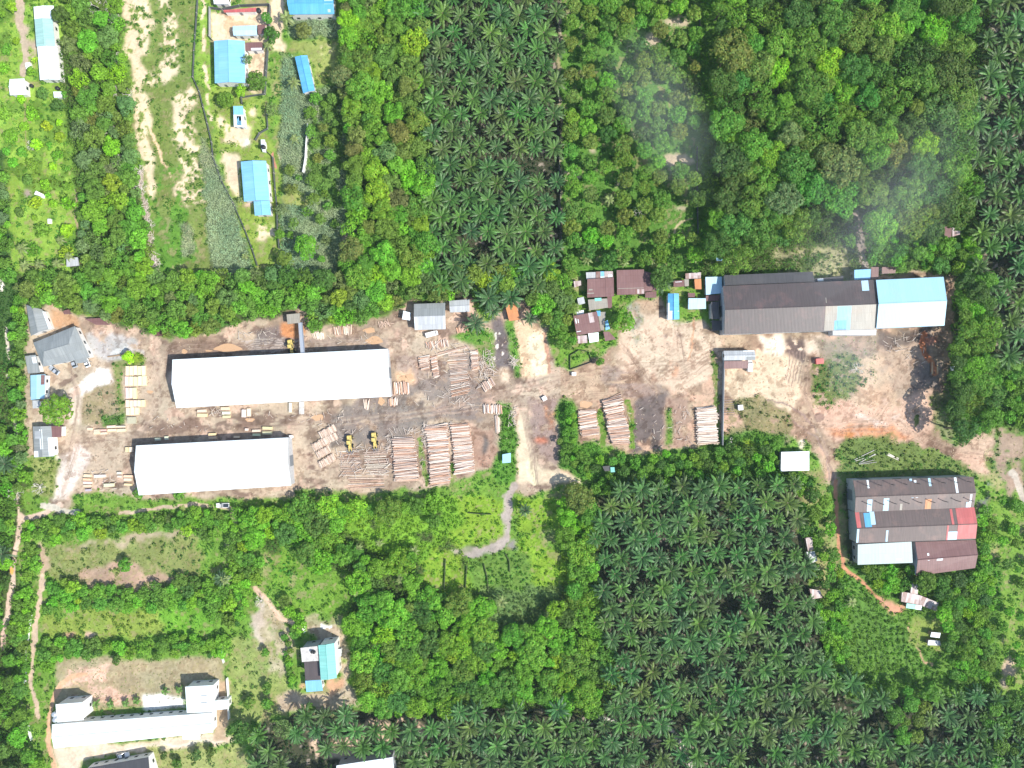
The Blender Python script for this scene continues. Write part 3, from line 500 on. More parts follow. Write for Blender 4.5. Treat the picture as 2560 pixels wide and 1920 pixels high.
def building(name, label, cat, q, h, roof='white', rise=0.0, axis=0, wall='wall', group=None, panels=(), over=.35, win=True, big=False, t=None, open_=False, rname='roof', hip=False, mono=None, walls=True):
    q = P(q) if isinstance(q, str) else q; KEEP.append(q)
    E = [W(x, y, h) for x, y in q]; own = t is None
    if own:
        c = sum(E, Vector())/4; c.z = 0; t = thing(name, label, cat, c, 0, group)
    c = Vector(t.location); E = [e-c for e in E]
    up = Vector((0, 0, rise))
    if axis == 0: ra, rb = lerp(E[0], E[3], .5)+up, lerp(E[1], E[2], .5)+up
    else: ra, rb = lerp(E[0], E[1], .5)+up, lerp(E[3], E[2], .5)+up
    ax = (rb-ra); ax.z = 0; ax.normalize(); uv = (ax.x, ax.y); mb = MB(); th = .14
    if hip:
        w = (E[0]-E[3]).length/2 if axis == 0 else (E[0]-E[1]).length/2; ra = ra+ax*w*.8; rb = rb-ax*w*.8
        mb.slab([E[3], E[2], rb, ra], th); mb.slab([ra, rb, E[1], E[0]], th); mb.slab([E[0], E[3], ra], th); mb.slab([E[2], E[1], rb], th)
    elif mono is not None:
        z = [Vector((0,0,mono[i])) for i in range(4)]; E2 = [E[i]+z[i] for i in range(4)]; mb.slab(E2[::-1], th)
    elif rise == 0: mb.slab(E[::-1], .22)
    elif axis == 0: mb.slab([E[3], E[2], rb, ra], th); mb.slab([ra, rb, E[1], E[0]], th)
    else: mb.slab([E[0], E[3], rb, ra], th); mb.slab([ra, rb, E[2], E[1]], th)
    rf = mb.build(rname, M[roof], t, uvaxis=uv)
    if rise > 0:
        rc = MB(); rc.tube(ra+Vector((0,0,.03)), rb+Vector((0,0,.03)), .16, n=6); rc.build('ridge_cap', M[roof], rf, uvaxis=uv)
    for (u0, u1, v0, v1, m) in panels:       # sheets of another colour, lying on the roof
        def rp(u, v):
            p = bilin(E, u, v)
            if rise > 0: p.z += rise*(1-abs(2*(v if axis == 0 else u)-1))
            if mono: p.z += (mono[0]*(1-u)+mono[1]*u)*(1-v)+(mono[3]*(1-u)+mono[2]*u)*v
            p.z += .06; return p
        pb = MB(); pb.slab([rp(u0, v1), rp(u1, v1), rp(u1, v0), rp(u0, v0)], .05); pb.build('roof_panel', M[m], rf, uvaxis=uv)
    if walls:
        cc = sum(E, Vector())/4; I = []
        for e in E:
            d = e-cc; d.z = 0; k = max(.6, 1-over*1.4/max(d.length, .1)); I.append(Vector((cc.x+d.x*k, cc.y+d.y*k, 0)))
        wb = MB(); hh = h-.16; top = [Vector((p.x, p.y, hh)) for p in I]
        if mono: top = [Vector((p.x, p.y, hh+mono[i])) for i, p in enumerate(top)]
        wb.add(I+top, [(0,1,5,4),(1,2,6,5),(2,3,7,6),(3,0,4,7)])
        if rise > 0 and not hip:
            if axis == 0: pr = [(0, 3), (1, 2)]
            else: pr = [(0, 1), (3, 2)]
            for a, b in pr: m_ = lerp(top[a], top[b], .5); m_.z = h+rise-.2; wb.add([top[a], top[b], m_], [(0, 1, 2)])
        wl = wb.mesh('wall')
        if open_:      # posts instead of walls
            bpy.data.meshes.remove(wl)
            for p in I:
                pb = MB(); pb.tube((p.x, p.y, 0), (p.x, p.y, h-.05+(mono[I.index(p)] if mono else 0)), .1, n=8); pb.build('post', M['post'], t)
        else:
            link('wall', wl, M[wall], t); wall_openings(t, I, h, win=win, big=big)
    return t, rf
B = building
def tank(x, y, r, h, z, label, mat='black', t=None):
    p = W(x, y, z+h); rings = []
    for zz, rr in ((0, r*.96), (.08, r), (h*.8, r), (h*.93, r*.75), (h, r*.3)):
        rings.append([(rr*math.cos(a), rr*math.sin(a), zz) for a in [k*math.pi/8 for k in range(16)]])
    mb = MB(); mb.loft(rings); me = mb.mesh('body', smooth=True)
    if t is None:
        t = thing('water_tank', label, 'water tank', (p.x, p.y, z))
        link('body', me, M[mat], t)
        l = MB(); l.tube((0,0,h-.02), (0,0,h+.06), r*.28, n=12); l.build('lid', M[mat], t)
    return t
# sawmill sheds
B('sawmill_shed', 'long white metal gable shed, the longest roof, in the middle of the left timber yard', 'shed', "431,899 970,872 978,991 441,1020", 6, 'white', 2.2, wall='tinwall', big=True)
B('sawmill_shed', 'shorter white metal gable shed in the yard, south of the longest white shed', 'shed', "340,1114 720,1094 728,1214 347,1238", 6, 'white', 2.2, wall='tinwall', big=True)
t, r = B('factory_shed', 'long dark brown and charcoal gable shed at the top of the right yard', 'factory', "1807,715 2189,699 2191,823 1811,836", 7.5, 'dark', 1.7, wall='tinwall', big=True,
  panels=((.655,1,.505,.995,'cream'),(.905,.95,.01,.22,'iceblue'),(.735,.825,.52,.99,'skyblue'),(.72,.80,.80,.99,'blue'),(.66,.665,.33,.44,'cream')))
B('', '', '', "1810,688 2032,679 2035,705 1811,714", 6.2, 'darkgrey', mono=(0,0,.6,.6), wall='tinwall', t=t, rname='lean_to_roof', win=False)
B('', '', '', "2080,826 2190,824 2190,838 2082,838", 4.6, 'lightgrey', mono=(.5,.5,0,0), t=t, rname='lean_to_roof', win=False, wall='tinwall')
B('warehouse', 'pale blue gable warehouse joined to the right end of the dark factory shed', 'warehouse', "2190,700 2359,692 2361,814 2191,821", 8.2, 'whiteblue', 1.8, wall='tinwall', big=True)
B('shed_annex', 'small sky blue roof behind the right end of the dark factory shed', 'shed', "2135,675 2176,673 2176,698 2136,700", 4.2, 'skyblue', mono=(.3,.3,0,0), wall='tinwall')
B('shed_annex', 'small brown roof touching the sky blue roof behind the pale blue warehouse', 'shed', "2177,668 2196,668 2196,697 2178,698", 4.0, 'brown', mono=(.3,.3,0,0), wall='tinwall', win=False)
B('shed_annex', 'low brown roof in the rubble behind the pale blue warehouse', 'shed', "2204,668 2240,667 2238,683 2205,684", 2.6, 'brown', mono=(.3,.3,0,0), wall='tinwall', win=False)
B('lean_to', 'narrow charcoal lean-to with two white skylights behind the dark factory shed', 'shed', "2036,696 2108,690 2108,702 2037,706", 3.6, 'darkgrey', mono=(0,0,.3,.3), wall='tinwall', win=False, panels=((.1,.3,.2,.8,'white'),))
# houses and lean-tos left of the factory
B('shack_house', 'brown sheet roof house left of the other brown house under the plantation edge', 'house', "1468,698 1534,694 1535,741 1468,744", 3.6, 'brown', mono=(.5,.3,0,0), wall='wood', panels=((.05,.2,.55,.62,'cream'),(0,.25,.75,.8,'cream'),(.68,1,0,1,'brown')))
B('shack_house', 'pale cream sheet roof with teal skylight south of the left brown house', 'house', "1470,749 1518,746 1520,769 1473,776", 3.1, 'cream', wall='wood', panels=((.35,.7,-.1,.2,'teal'),))
B('shack_house', 'narrow brown roof strip running down beside the cream sheet roof', 'shed', "1518,742 1530,742 1530,770 1520,770", 2.9, 'brown', wall='wood', win=False)
B('shack_house', 'patched grey and white roof at the top of the brown house cluster', 'shed', "1465,681 1489,680 1489,697 1466,698", 3.0, 'lightgrey', wall='wood', win=False)
B('shack_house', 'small patched roof with a blue sheet and white panels above the left brown house', 'shed', "1490,679 1532,678 1533,693 1490,695", 3.2, 'rust', wall='wood', win=False, panels=((.27,.48,.0,.8,'skyblue'),(.25,.5,.82,1,'white'),(.7,.95,.55,.95,'white')))
B('shack_house', 'wide brown sheet roof house, second from the left in the brown cluster', 'house', "1541,676 1609,674 1611,735 1543,737", 3.8, 'brown', mono=(.6,.6,0,0), wall='wood', panels=((.02,.98,.74,.76,'cream'),(.68,.99,.8,.98,'rust')))
B('shack_house', 'brown sheet roof adjoining the right side of the wide brown house', 'house', "1610,678 1638,686 1641,726 1611,729", 3.4, 'brown', mono=(.4,.4,0,0), wall='wood')
B('shack_house', 'small low brown roof below the right end of the wide brown house', 'shed', "1613,731 1641,727 1641,744 1613,744", 2.7, 'brown', wall='wood', win=False)
B('shack_house', 'tilted brown roof house with white streaks above the black-netted pen', 'house', "1433,790 1492,779 1502,828 1442,839", 3.5, 'brown', mono=(.5,.5,0,0), wall='wood', panels=((.62,.82,.0,.5,'rust'),(.05,.09,.15,.4,'white'),(.15,.18,.2,.4,'white'),(.02,.2,.8,.83,'white')))
B('lean_to', 'striped white and brown sheet lean-to at the foot of the tilted brown house', 'shed', "1441,840 1467,838 1469,857 1445,859", 2.6, 'rust', mono=(.3,.3,0,0), wall='wood', win=False, open_=True)
B('lean_to', 'plain white sheet roof at the foot of the tilted brown house', 'shed', "1470,834 1496,831 1497,853 1474,857", 2.6, 'white', mono=(.3,.3,0,0), wall='wood', win=False)
B('lean_to', 'brown porch roof right of the plain white sheet roof', 'shed', "1508,829 1523,829 1540,848 1513,853", 2.8, 'brown', mono=(.3,.2,0,0), wall='wood', open_=True)
B('debris_heap', 'pale boards and sheets laid over the yard right of the tilted brown house', 'roof', "1494,780 1514,780 1510,826 1502,826", 2.2, 'cream', mono=(.2,.4,.1,0), open_=True)
B('tarpaulin_roof', 'blue tarpaulin roof right of the tilted brown house', 'tarpaulin', "1513,803 1519,800 1525,822 1514,826", 2.1, 'skyblue', open_=True)
B('tarpaulin_roof', 'small blue tarpaulin patch above the pale board sheets', 'tarpaulin', "1491,777 1501,777 1501,790 1492,790", 2.5, 'blue', open_=True)
B('hut', 'tiny pink and grey hut in the bushes left of the brown houses', 'hut', "1434,703 1452,702 1453,713 1436,719", 2.4, 'rust', mono=(.2,.2,0,0), wall='wood', win=False)
B('hut', 'small white board hut left of the cream sheet roof', 'hut', "1443,746 1459,742 1463,758 1446,763", 2.5, 'lightgrey', mono=(.2,.2,0,0), wall='wood', win=False)
B('hut', 'tiny white roofed hut above the tilted brown house', 'hut', "1441,778 1459,775 1460,785 1443,788", 2.4, 'white', mono=(.2,.2,0,0), wall='wood', win=False)
B('cottage', 'blue roof cottage with a white lower end in the right yard entrance', 'house', "1670,734 1697,734 1698,798 1669,800", 3.4, 'blue', .6, 1, panels=((.01,.38,.66,.99,'white'),(.4,.99,.67,.69,'white'),(.01,.15,.35,.66,'white')))
B('outbuilding', 'small brown roof with white lines left of the cream square roof', 'shed', "1684,702 1711,700 1711,716 1684,717", 2.8, 'brown', wall='wood', win=False, panels=((.15,.75,.2,.28,'white'),))
B('outbuilding', 'small cream square roof behind the blue cottage', 'shed', "1711,698 1722,698 1722,715 1712,716", 2.9, 'cream', wall='wood', win=False)
B('outbuilding', 'white and brown striped roof at the top behind the blue cottage', 'shed', "1713,684 1752,681 1752,696 1714,697", 3.0, 'rust', mono=(.3,.3,0,0), wall='wood', win=False)
B('outbuilding', 'rusty red roof between the striped roof and the ice blue roof', 'shed', "1736,698 1753,697 1754,723 1738,723", 3.0, 'orange', wall='wood', win=False)
B('outbuilding', 'ice blue roof beside the upper left corner of the dark factory shed', 'shed', "1763,693 1804,692 1806,733 1765,737", 3.6, 'iceblue', mono=(.4,.4,0,0), wall='tinwall')
B('outbuilding', 'brown roof just below the upper ice blue roof', 'shed', "1765,739 1800,737 1797,752 1763,753", 3.0, 'brown', wall='tinwall', win=False)
B('outbuilding', 'low ice blue roof left of the factory, lower of the two', 'shed', "1721,746 1764,746 1765,772 1721,773", 3.2, 'iceblue', mono=(.3,.3,0,0), wall='tinwall')
B('outbuilding', 'small brown roof above the lower ice blue roof', 'shed', "1720,732 1738,733 1737,743 1721,743", 2.6, 'brown', wall='wood', win=False)
B('outbuilding', 'grey brown roof against the left side of the dark factory shed', 'shed', "1777,755 1796,754 1799,798 1779,798", 4.2, 'darkgrey', mono=(.3,.3,0,0), wall='tinwall', win=False)
B('outbuilding', 'charcoal canopy at the lower left corner of the dark factory shed', 'canopy', "1779,801 1806,801 1807,826 1781,827", 3.2, 'darkgrey', open_=True)
t, r = B('office', 'grey and white roofed office with a brown lower roof south of the factory', 'house', "1809,877 1886,876 1888,900 1810,901", 3.6, 'lightgrey', .7, panels=((.63,.99,.0,.6,'white'),(.72,.99,.65,.98,'grey')))
B('', '', '', "1810,903 1870,902 1869,921 1810,922", 2.8, 'brown', mono=(.4,.4,0,0), t=t, rname='lean_to_roof', win=False)
B('platform', 'square white flat roofed shelter beside the track below the yard', 'shelter', "1953,1130 2023,1128 2023,1176 1952,1178", 3.4, 'cream', wall='greywall', win=False, panels=((0,1,0,1,'white'),))
# west end of the yard
t, r = B('house', 'grey hip roofed house by the car park at the left of the yard', 'house', "83,857 187,815 224,893 107,917", 3.8, 'grey', 2.3, hip=True)
B('', '', '', "182,893 213,884 220,905 190,909", 3.2, 'grey', mono=(.3,.3,0,0), t=t, rname='porch_roof', open_=True)
B('house', 'grey roof house with white side strip above the hip roofed house', 'house', "66,762 106,774 124,822 77,840", 3.6, 'grey', 1.2, 1, panels=((.97,1.1,.1,1,'white'),))
B('outbuilding', 'flat grey roof left of the hip roofed house', 'shed', "62,890 89,887 100,932 70,934", 2.8, 'grey', panels=((.6,.95,.1,.45,'white'),))
B('outbuilding', 'white roof with a brown edge strip above the round yard tree', 'shed', "76,938 113,936 111,996 77,1000", 3.2, 'whiteblue', .5, 1, panels=((.75,.98,.02,.42,'brown'),))
B('outbuilding', 'small grey square roof left of the round yard tree', 'hut', "81,1001 99,1001 99,1020 82,1021", 2.6, 'lightgrey', win=False)
t, r = B('workshop', 'patched grey white and rusty roof workshop below the round yard tree', 'workshop', "82,1066 128,1065 134,1141 86,1143", 3.5, 'grey', .8, 1, panels=((.1,.5,.15,.4,'lightgrey'),(.4,.55,.1,.75,'white'),(.8,1.04,.38,.98,'white'),(.0,.25,.8,1,'white')))
B('', '', '', "129,1065 154,1065 153,1093 129,1093", 3.2, 'brown', mono=(.3,0,0,.3), t=t, rname='side_roof', win=False)
B('scrap_hut', 'low rusty brown sheet roof at the tree edge above the grey gravel', 'hut', "212,797 253,795 272,812 240,812", 1.9, 'brown', mono=(.2,.2,0,0), open_=True)
B('scrap_hut', 'small rusty red sheet at the tree edge above the hip roofed house', 'hut', "157,777 173,773 177,785 160,786", 1.8, 'brown', open_=True)
# upper yard
t, r = B('store_house', 'grey gable roof store with white verges at the top of the yard', 'house', "1035,760 1113,757 1114,823 1037,825", 4.0, 'lightgrey', 1.3, panels=((0,1,.0,.48,'grey'),(.01,.09,.53,.98,'white'),(.93,.99,.5,.98,'white')))
B('store_house', 'pale grey roof half under trees right of the store', 'shed', "1123,752 1174,748 1174,779 1125,781", 3.2, 'lightgrey', .6)
B('slat_hut', 'white slatted small roof left of the grey store', 'hut', "1009,777 1027,782 1025,801 1005,798", 2.6, 'white', mono=(.3,.3,0,0), open_=True)
B('soil_bin', 'orange rusty sheet roof at the upper end of the bare strip', 'shed', "1263,763 1289,758 1300,799 1273,803", 2.6, 'orange', mono=(.4,.4,0,0), wall='wood', win=False)
B('hopper_house', 'cream topped hopper platform at the end of the conveyor', 'platform', "716,786 749,783 750,807 719,810", 3.6, 'cream', open_=True)
B('white_sign_hut', 'small white hut on the green verge beside the pale track', 'hut', "1256,1136 1277,1132 1277,1156 1256,1158", 2.3, 'whiteblue', mono=(.2,.2,0,0), wall='tinwall', win=False)
B('hut', 'small turquoise roofed hut in the thicket below the log stacks', 'hut', "1526,1168 1536,1168 1538,1180 1527,1181", 2.4, 'teal', wall='greywall', win=False)
B('hut', 'charcoal tarpaulin hut beside the turquoise hut', 'hut', "1506,1166 1525,1164 1524,1178 1512,1178", 2.0, 'darkgrey', wall='greywall', win=False)
B('hut', 'tiny white hut above the round yard at the forest edge', 'hut', "1791,643 1806,643 1806,652 1791,652", 2.4, 'whiteblue', wall='wood', win=False)
B('ruin', 'small broken roof hut between the right forest and the palms', 'hut', "2354,566 2380,567 2378,596 2362,590", 2.8, 'brown', wall='greywall', win=False)
B('ruin', 'grey roofless half of the broken hut at the palm edge', 'hut', "2381,567 2402,569 2400,586 2381,592", 2.2, 'rust', wall='greywall', win=False, open_=True)
# north-west compounds
t, r = B('long_house', 'long house with white and faded teal roof sections at the upper left', 'house', "93,115 142,114 149,199 100,200", 3.6, 'white', .5, 1)
B('', '', '', "86,48 131,46 137,115 91,116", 3.9, 'paleteal', .5, 1, t=t, rname='teal_roof'); B('', '', '', "84,17 134,14 131,46 86,48", 3.7, 'white', .4, 1, t=t, rname='roof')
B('cottage', 'small white square roof cottage at the end of the upper left lane', 'house', "24,198 61,196 64,236 25,238", 3.3, 'white', .5)
B('hut', 'small white roof south of the long upper left house', 'hut', "133,229 154,229 155,243 135,244", 2.6, 'white', win=False)
B('hut', 'square white roof hut above the banana plants in the left garden', 'hut', "166,646 194,643 198,664 166,667", 3.0, 'lightgrey', wall='wood', win=False)
B('blue_house', 'big pale blue square roof house in the walled compound', 'house', "535,102 611,102 613,207 537,208", 4.4, 'skyblue', .9, 1)
B('outbuilding', 'maroon roof with a white corner right of the big pale blue roof', 'shed', "614,107 656,106 656,126 614,127", 3.0, 'brown', mono=(.3,.3,0,0), panels=((.33,.97,.7,.97,'white'),))
B('outbuilding', 'pale icy blue roof in the sandy top courtyard', 'shed', "582,65 642,63 643,88 584,89", 3.2, 'iceblue', .4)
B('outbuilding', 'maroon roof joined to the icy blue roof in the courtyard', 'shed', "644,62 664,61 658,84 645,86", 2.9, 'brown')
B('outbuilding', 'long pink roof strip along the top wall of the courtyard', 'shed', "556,27 600,19 640,19 640,29 558,31", 2.6, 'red', walls=False) if False else B('outbuilding', 'long pink roof strip along the top wall of the courtyard', 'shed', "558,25 640,19 640,29 560,31", 2.6, 'red', wall='wall', win=False)
B('blue_house', 'bright blue roof cut by the top edge of the picture', 'house', "716,-12 834,-14 836,35 724,36", 4.8, 'blue', .9, panels=((.8,.98,.3,.55,'iceblue'),(.86,.92,.78,.92,'iceblue')))
B('outbuilding', 'white roof cut by the top edge above the courtyard', 'house', "532,-22 572,-22 571,9 535,10", 3.2, 'white', .3)
B('blue_house', 'narrow bright blue roof standing askew in the tall grass', 'house', "737,142 768,138 787,226 758,233", 3.4, 'blue', .4, 1)
t, r = B('cottage', 'small cottage with blue upper and white lower roof in the field', 'house', "583,265 607,265 611,318 585,317", 3.4, 'skyblue', panels=((0,1,.42,1,'white'),(.3,.75,.48,.92,'skyblue')))
t, r = B('blue_house', 'largest sky blue roof house, with an annex, at the end of the sand', 'house', "602,404 665,402 674,501 610,504", 4.2, 'skyblue', .9, 1)
B('', '', '', "634,503 674,502 677,537 637,539", 3.6, 'skyblue', .4, 1, t=t, rname='annex_roof')
B('pump_house', 'narrow white box building by the fence with a black tank on it', 'hut', "652,349 662,349 664,371 653,372", 2.4, 'white', win=False); tank(657,366,.8,1.1,2.6,'black water tank on the narrow white box building')
B('pump_house', 'tiny white roof south of the narrow white box building', 'hut', "655,373 664,373 665,380 657,380", 1.8, 'white', win=False)
tank(141,219,.75,1.3,0,'black water tank between the long house and its small white hut'); tank(76,213,.7,1.2,0,'black water tank right of the small square cottage')
tank(151,177,.6,1.2,0,'small black water tank at the lower right of the long house'); tank(645,24,.9,1.4,0,'dark round water tank at the end of the pink roof strip')
# south-west
t, r = B('school', 'long white roofed building with two end blocks at the lower left', 'school', "130,1811 532,1782 533,1831 135,1871", 4.6, 'white', .8, wall='wall')
B('', '', '', "139,1761 205,1756 209,1800 143,1806", 7.0, 'white', t=t, rname='end_block_roof'); B('', '', '', "463,1717 533,1713 532,1780 467,1782", 6.2, 'white', t=t, rname='end_block_roof', panels=((.55,.78,.36,.39,'grey'),(.55,.78,.62,.65,'grey')))
B('', '', '', "528,1753 571,1749 572,1772 529,1776", 4.0, 'white', t=t, rname='arm_roof')
B('', '', '', "455,1833 500,1830 500,1848 457,1849", 3.2, 'white', t=t, rname='porch_roof', open_=True)
tank(133,1788,1.0,1.7,3.2,'silver round water tank beside the lower left school, upper one of two','silver'); tank(135,1801,1.0,1.7,3.2,'silver round water tank beside the lower left school, lower one of two','silver')
B('house', 'dark slate roofed house cut by the bottom edge at the lower left', 'house', "214,1921 371,1893 392,1965 224,1985", 4.5, 'darkgrey', 2.0, wall='wall')
B('house', 'white roofed house cut by the bottom edge beside the palms', 'house', "841,1914 982,1893 990,1965 846,1980", 6.2, 'white', .8, wall='greywall')
t, r = B('villa', 'two storey villa with turquoise roof and white side wall', 'house', "796,1613 835,1608 842,1695 802,1700", 8.4, 'villateal', .5, 1, panels=((0,1,.0,.26,'teal'),))
B('', '', '', "751,1620 795,1615 797,1652 755,1655", 7.6, 'concrete', t=t, rname='roof_terrace') if False else None
def flatblock(t, q, h, mat, rname, wall='greywall'):
    B('', '', '', q, h, mat, t=t, rname=rname, wall=wall)
flatblock(t, "751,1620 795,1615 797,1652 755,1655", 7.6, 'concrete', 'roof_terrace'); flatblock(t, "760,1655 798,1653 802,1698 763,1700", 6.4, 'dark', 'flat_roof'); flatblock(t, "763,1702 803,1700 807,1727 766,1730", 4.2, 'skyblue', 'kitchen_roof', 'wall')
flatblock(t, "842,1624 852,1623 853,1640 843,1640", 3.0, 'white', 'porch_roof', 'wall')
tank(779,1631,.55,1.0,7.8,'black water tank on the villa terrace, left one of two'); tank(784,1632,.55,1.0,7.8,'black water tank on the villa terrace, right one of two')
# brick factory, south-east
t, r = B('brick_factory', 'huge brown double gable factory roof with red and blue sheets at the right', 'factory', "2133,1201 2434,1192 2435,1268 2137,1281", 6.5, 'patchroof', 1.3, wall='tinwall', big=True,
  panels=((.11,.125,0,.25,'white'),(.465,.485,0,.6,'iceblue'),(.50,.52,.05,.6,'white'),(.62,.64,0,.25,'iceblue'),(.835,.855,0,.5,'white'),(.10,.14,.60,.99,'iceblue'),(.235,.28,.58,.99,'iceblue'),(.235,.25,.85,.99,'white'),(.375,.395,.78,.99,'cream'),(.585,.635,.66,.99,'orange'),(.61,.63,.8,.97,'cream'),(.955,.97,.55,.99,'white'),(.93,.955,.82,.99,'iceblue')))
B('', '', '', "2137,1281 2436,1268 2439,1348 2140,1358", 6.3, 'patchroof', 1.3, wall='tinwall', t=t, rname='second_roof', win=False,
  panels=((0,.035,0,.48,'red'),(.07,.125,.03,.47,'blue'),(.12,.16,.0,.40,'iceblue'),(.79,.81,.02,.5,'red'),(.84,1,.0,.5,'red'),(0,.018,.52,.98,'iceblue'),(.245,.262,.6,.98,'iceblue'),(.75,.765,.5,1,'red'),(.765,.84,.72,.99,'iceblue'),(.84,1,.51,.97,'red')))
for k in range(9):
    for row, (yy) in enumerate((1215, 1262)):
        p = W(2172+k*32+row*4, yy-k*1.2, 9.6)-Vector(t.location); mb = MB(); mb.tube((p.x, p.y, 7.2), (p.x, p.y, 9.9), .13, n=8); mb.box(p.x-.2, p.x+.2, p.y-.2, p.y+.2, 9.9, 10.0); mb.build('vent_pipe', M['ventcap'], t)
B('shed_annex', 'pale grey teal roof below the brick factory', 'shed', "2142,1360 2276,1353 2282,1407 2144,1412", 4.8, 'greyteal', mono=(.8,.8,0,0), wall='tinwall', panels=((.7,.8,.78,.86,'white'),))
B('shed_annex', 'dark brown gable roof below the right half of the brick factory', 'shed', "2288,1355 2439,1350 2438,1420 2290,1440", 5.0, 'brown', 1.4, wall='tinwall', panels=((.17,.2,.33,.55,'white'),(.32,.42,.52,.58,'white')))
for q, l in (("2254,1478 2300,1488 2297,1512 2253,1504", 'left'), ("2300,1488 2346,1507 2340,1528 2298,1512", 'right')):
    B('shack_house', f'patched rusty white sheet roof at the end of the orange path, {l} of the two', 'hut', q, 2.8, 'rust', mono=(.3,.3,0,0), wall='wood', win=False)
B('shack_house', 'small rusty roof above the patched sheet roofs at the orange path end', 'hut', "2279,1459 2297,1461 2294,1486 2276,1484", 2.9, 'rust', wall='wood', win=False)
B('hut', 'green and white low roof in front of the patched sheet roofs', 'hut', "2267,1508 2305,1514 2303,1525 2265,1520", 2.2, 'teal', wall='wood', win=False, panels=((.6,1,0,1,'white'),))
B('hut', 'white roofed garden hut in the lower right vegetable plot', 'hut', "2328,1580 2351,1582 2349,1595 2326,1592", 2.6, 'white', mono=(.2,.2,0,0), wall='wood', win=False)
B('hut', 'grey board hut below the white garden hut', 'hut', "2321,1600 2350,1602 2352,1614 2319,1613", 2.2, 'lightgrey', wall='wood', win=False)
B('hut', 'rusty hut at the right edge of the lower plantation, upper one', 'hut', "2014,1345 2030,1343 2034,1375 2020,1378", 2.8, 'rust', wall='wood', win=False)
B('hut', 'pale hut at the right edge of the lower plantation, middle one', 'hut', "2016,1380 2036,1378 2044,1402 2026,1410", 2.6, 'lightgrey', wall='wood', win=False)
B('hut', 'rusty hut at the right edge of the lower plantation, lowest one', 'hut', "2024,1472 2050,1476 2057,1494 2030,1498", 2.6, 'rust', wall='wood', win=False)

# conveyor, kiln box, tank, small boxes
def conveyor():
    a, b = W(751, 806, 3.3), W(757, 884, 5.2); t = thing('conveyor', 'grey inclined conveyor running from the cream hopper into the longest shed', 'conveyor', (a.x, a.y, 0)); c = Vector((a.x, a.y, 0))
    a -= c; b -= c; mb = MB(); s = Vector((.75, 0, 0)); mb.slab([a-s, b-s, b+s, a+s], .3); mb.build('belt', M['silver'], t)
    for k in (-1, 1): mb = MB(); mb.tube(a+s*k+Vector((0,0,.3)), b+s*k+Vector((0,0,.3)), .06, n=6); mb.build('rail', M['steel'], t)
    for f in (.05, .45, .85):
        p = lerp(a, b, f); mb = MB(); mb.tube((p.x-.6, p.y, 0), (p.x-.6, p.y, p.z), .08, n=6); mb.tube((p.x+.6, p.y, 0), (p.x+.6, p.y, p.z), .08, n=6); mb.build('trestle', M['steel'], t)
conveyor()
def crate(x, y, w, d, h, name, label, cat, mat, rz=0):
    p = W(x, y, h); t = thing(name, label, cat, (p.x, p.y, 0), rz); mb = MB(); w *= S/2; d *= S/2
    mb.prism([(-w,-d),(w,-d),(w,d),(-w,d)], .05, h-.06); mb.build('body', M[mat], t); mb = MB(); mb.prism([(-w-.06,-d-.06),(w+.06,-d-.06),(w+.06,d+.06),(-w-.06,d+.06)], h-.06, h+.03); mb.build('lid', M[mat], t)
crate(1852,1019,11,12,1.6,'storage_box','white box standing alone on the grass below the factory yard','box','paintwhite',.1)
crate(2050,903,18,13,1.6,'storage_box','red box beside the weeds in the right yard','box','redpaint',.1)
crate(1435,935,10,8,1.2,'storage_box','small white box below the netted pen','box','paintwhite'); crate(1361,996,10,10,1.2,'storage_box','small white box at the fork of the yard track','box','paintwhite',.5)
crate(70,164,12,15,1.3,'storage_box','white box beside the lane left of the long upper left house','box','paintwhite',.2)
crate(396,825,13,28,2.4,'rusty_container','rusty brown cylinder-like container at the tree edge of the left yard','container','brown'); crate(98,486,22,9,1.2,'storage_box','white box lying in the left garden','box','paintwhite',-.45)
crate(123,553,7,11,1.0,'storage_box','small pale box lower in the left garden','box','paintwhite'); crate(754,1020,12,30,.35,'concrete_block','flat grey slab beside the lower edge of the longest shed','slab','concrete',0)
crate(729,1237+3,0.1,0.1,.1,'x','x x x x','x','white') if False else None
crate(727,1092,8,6,1.3,'storage_box','small white box at the upper right corner of the lower white shed','box','paintwhite'); crate(2386,921,12,10,1.1,'storage_box','pale box in the shade of the right tree belt','box','paintwhite')
for i,(x,y) in enumerate(((1829,1097),(1826,1107))):
    p = W(x,y,.5); t = thing('concrete_ring', f'pale concrete ring in the grass at the wall end, {("upper","lower")[i]} one', 'ring', (p.x,p.y,0)); mb = MB(); n = 20
    for k in range(n):
        a0, a1 = 2*math.pi*k/n, 2*math.pi*(k+1)/n; mb.prism([(.35*math.cos(a0),.35*math.sin(a0)),(.6*math.cos(a0),.6*math.sin(a0)),(.6*math.cos(a1),.6*math.sin(a1)),(.35*math.cos(a1),.35*math.sin(a1))], 0, .5)
    mb.build('ring_wall', M['concrete'], t)

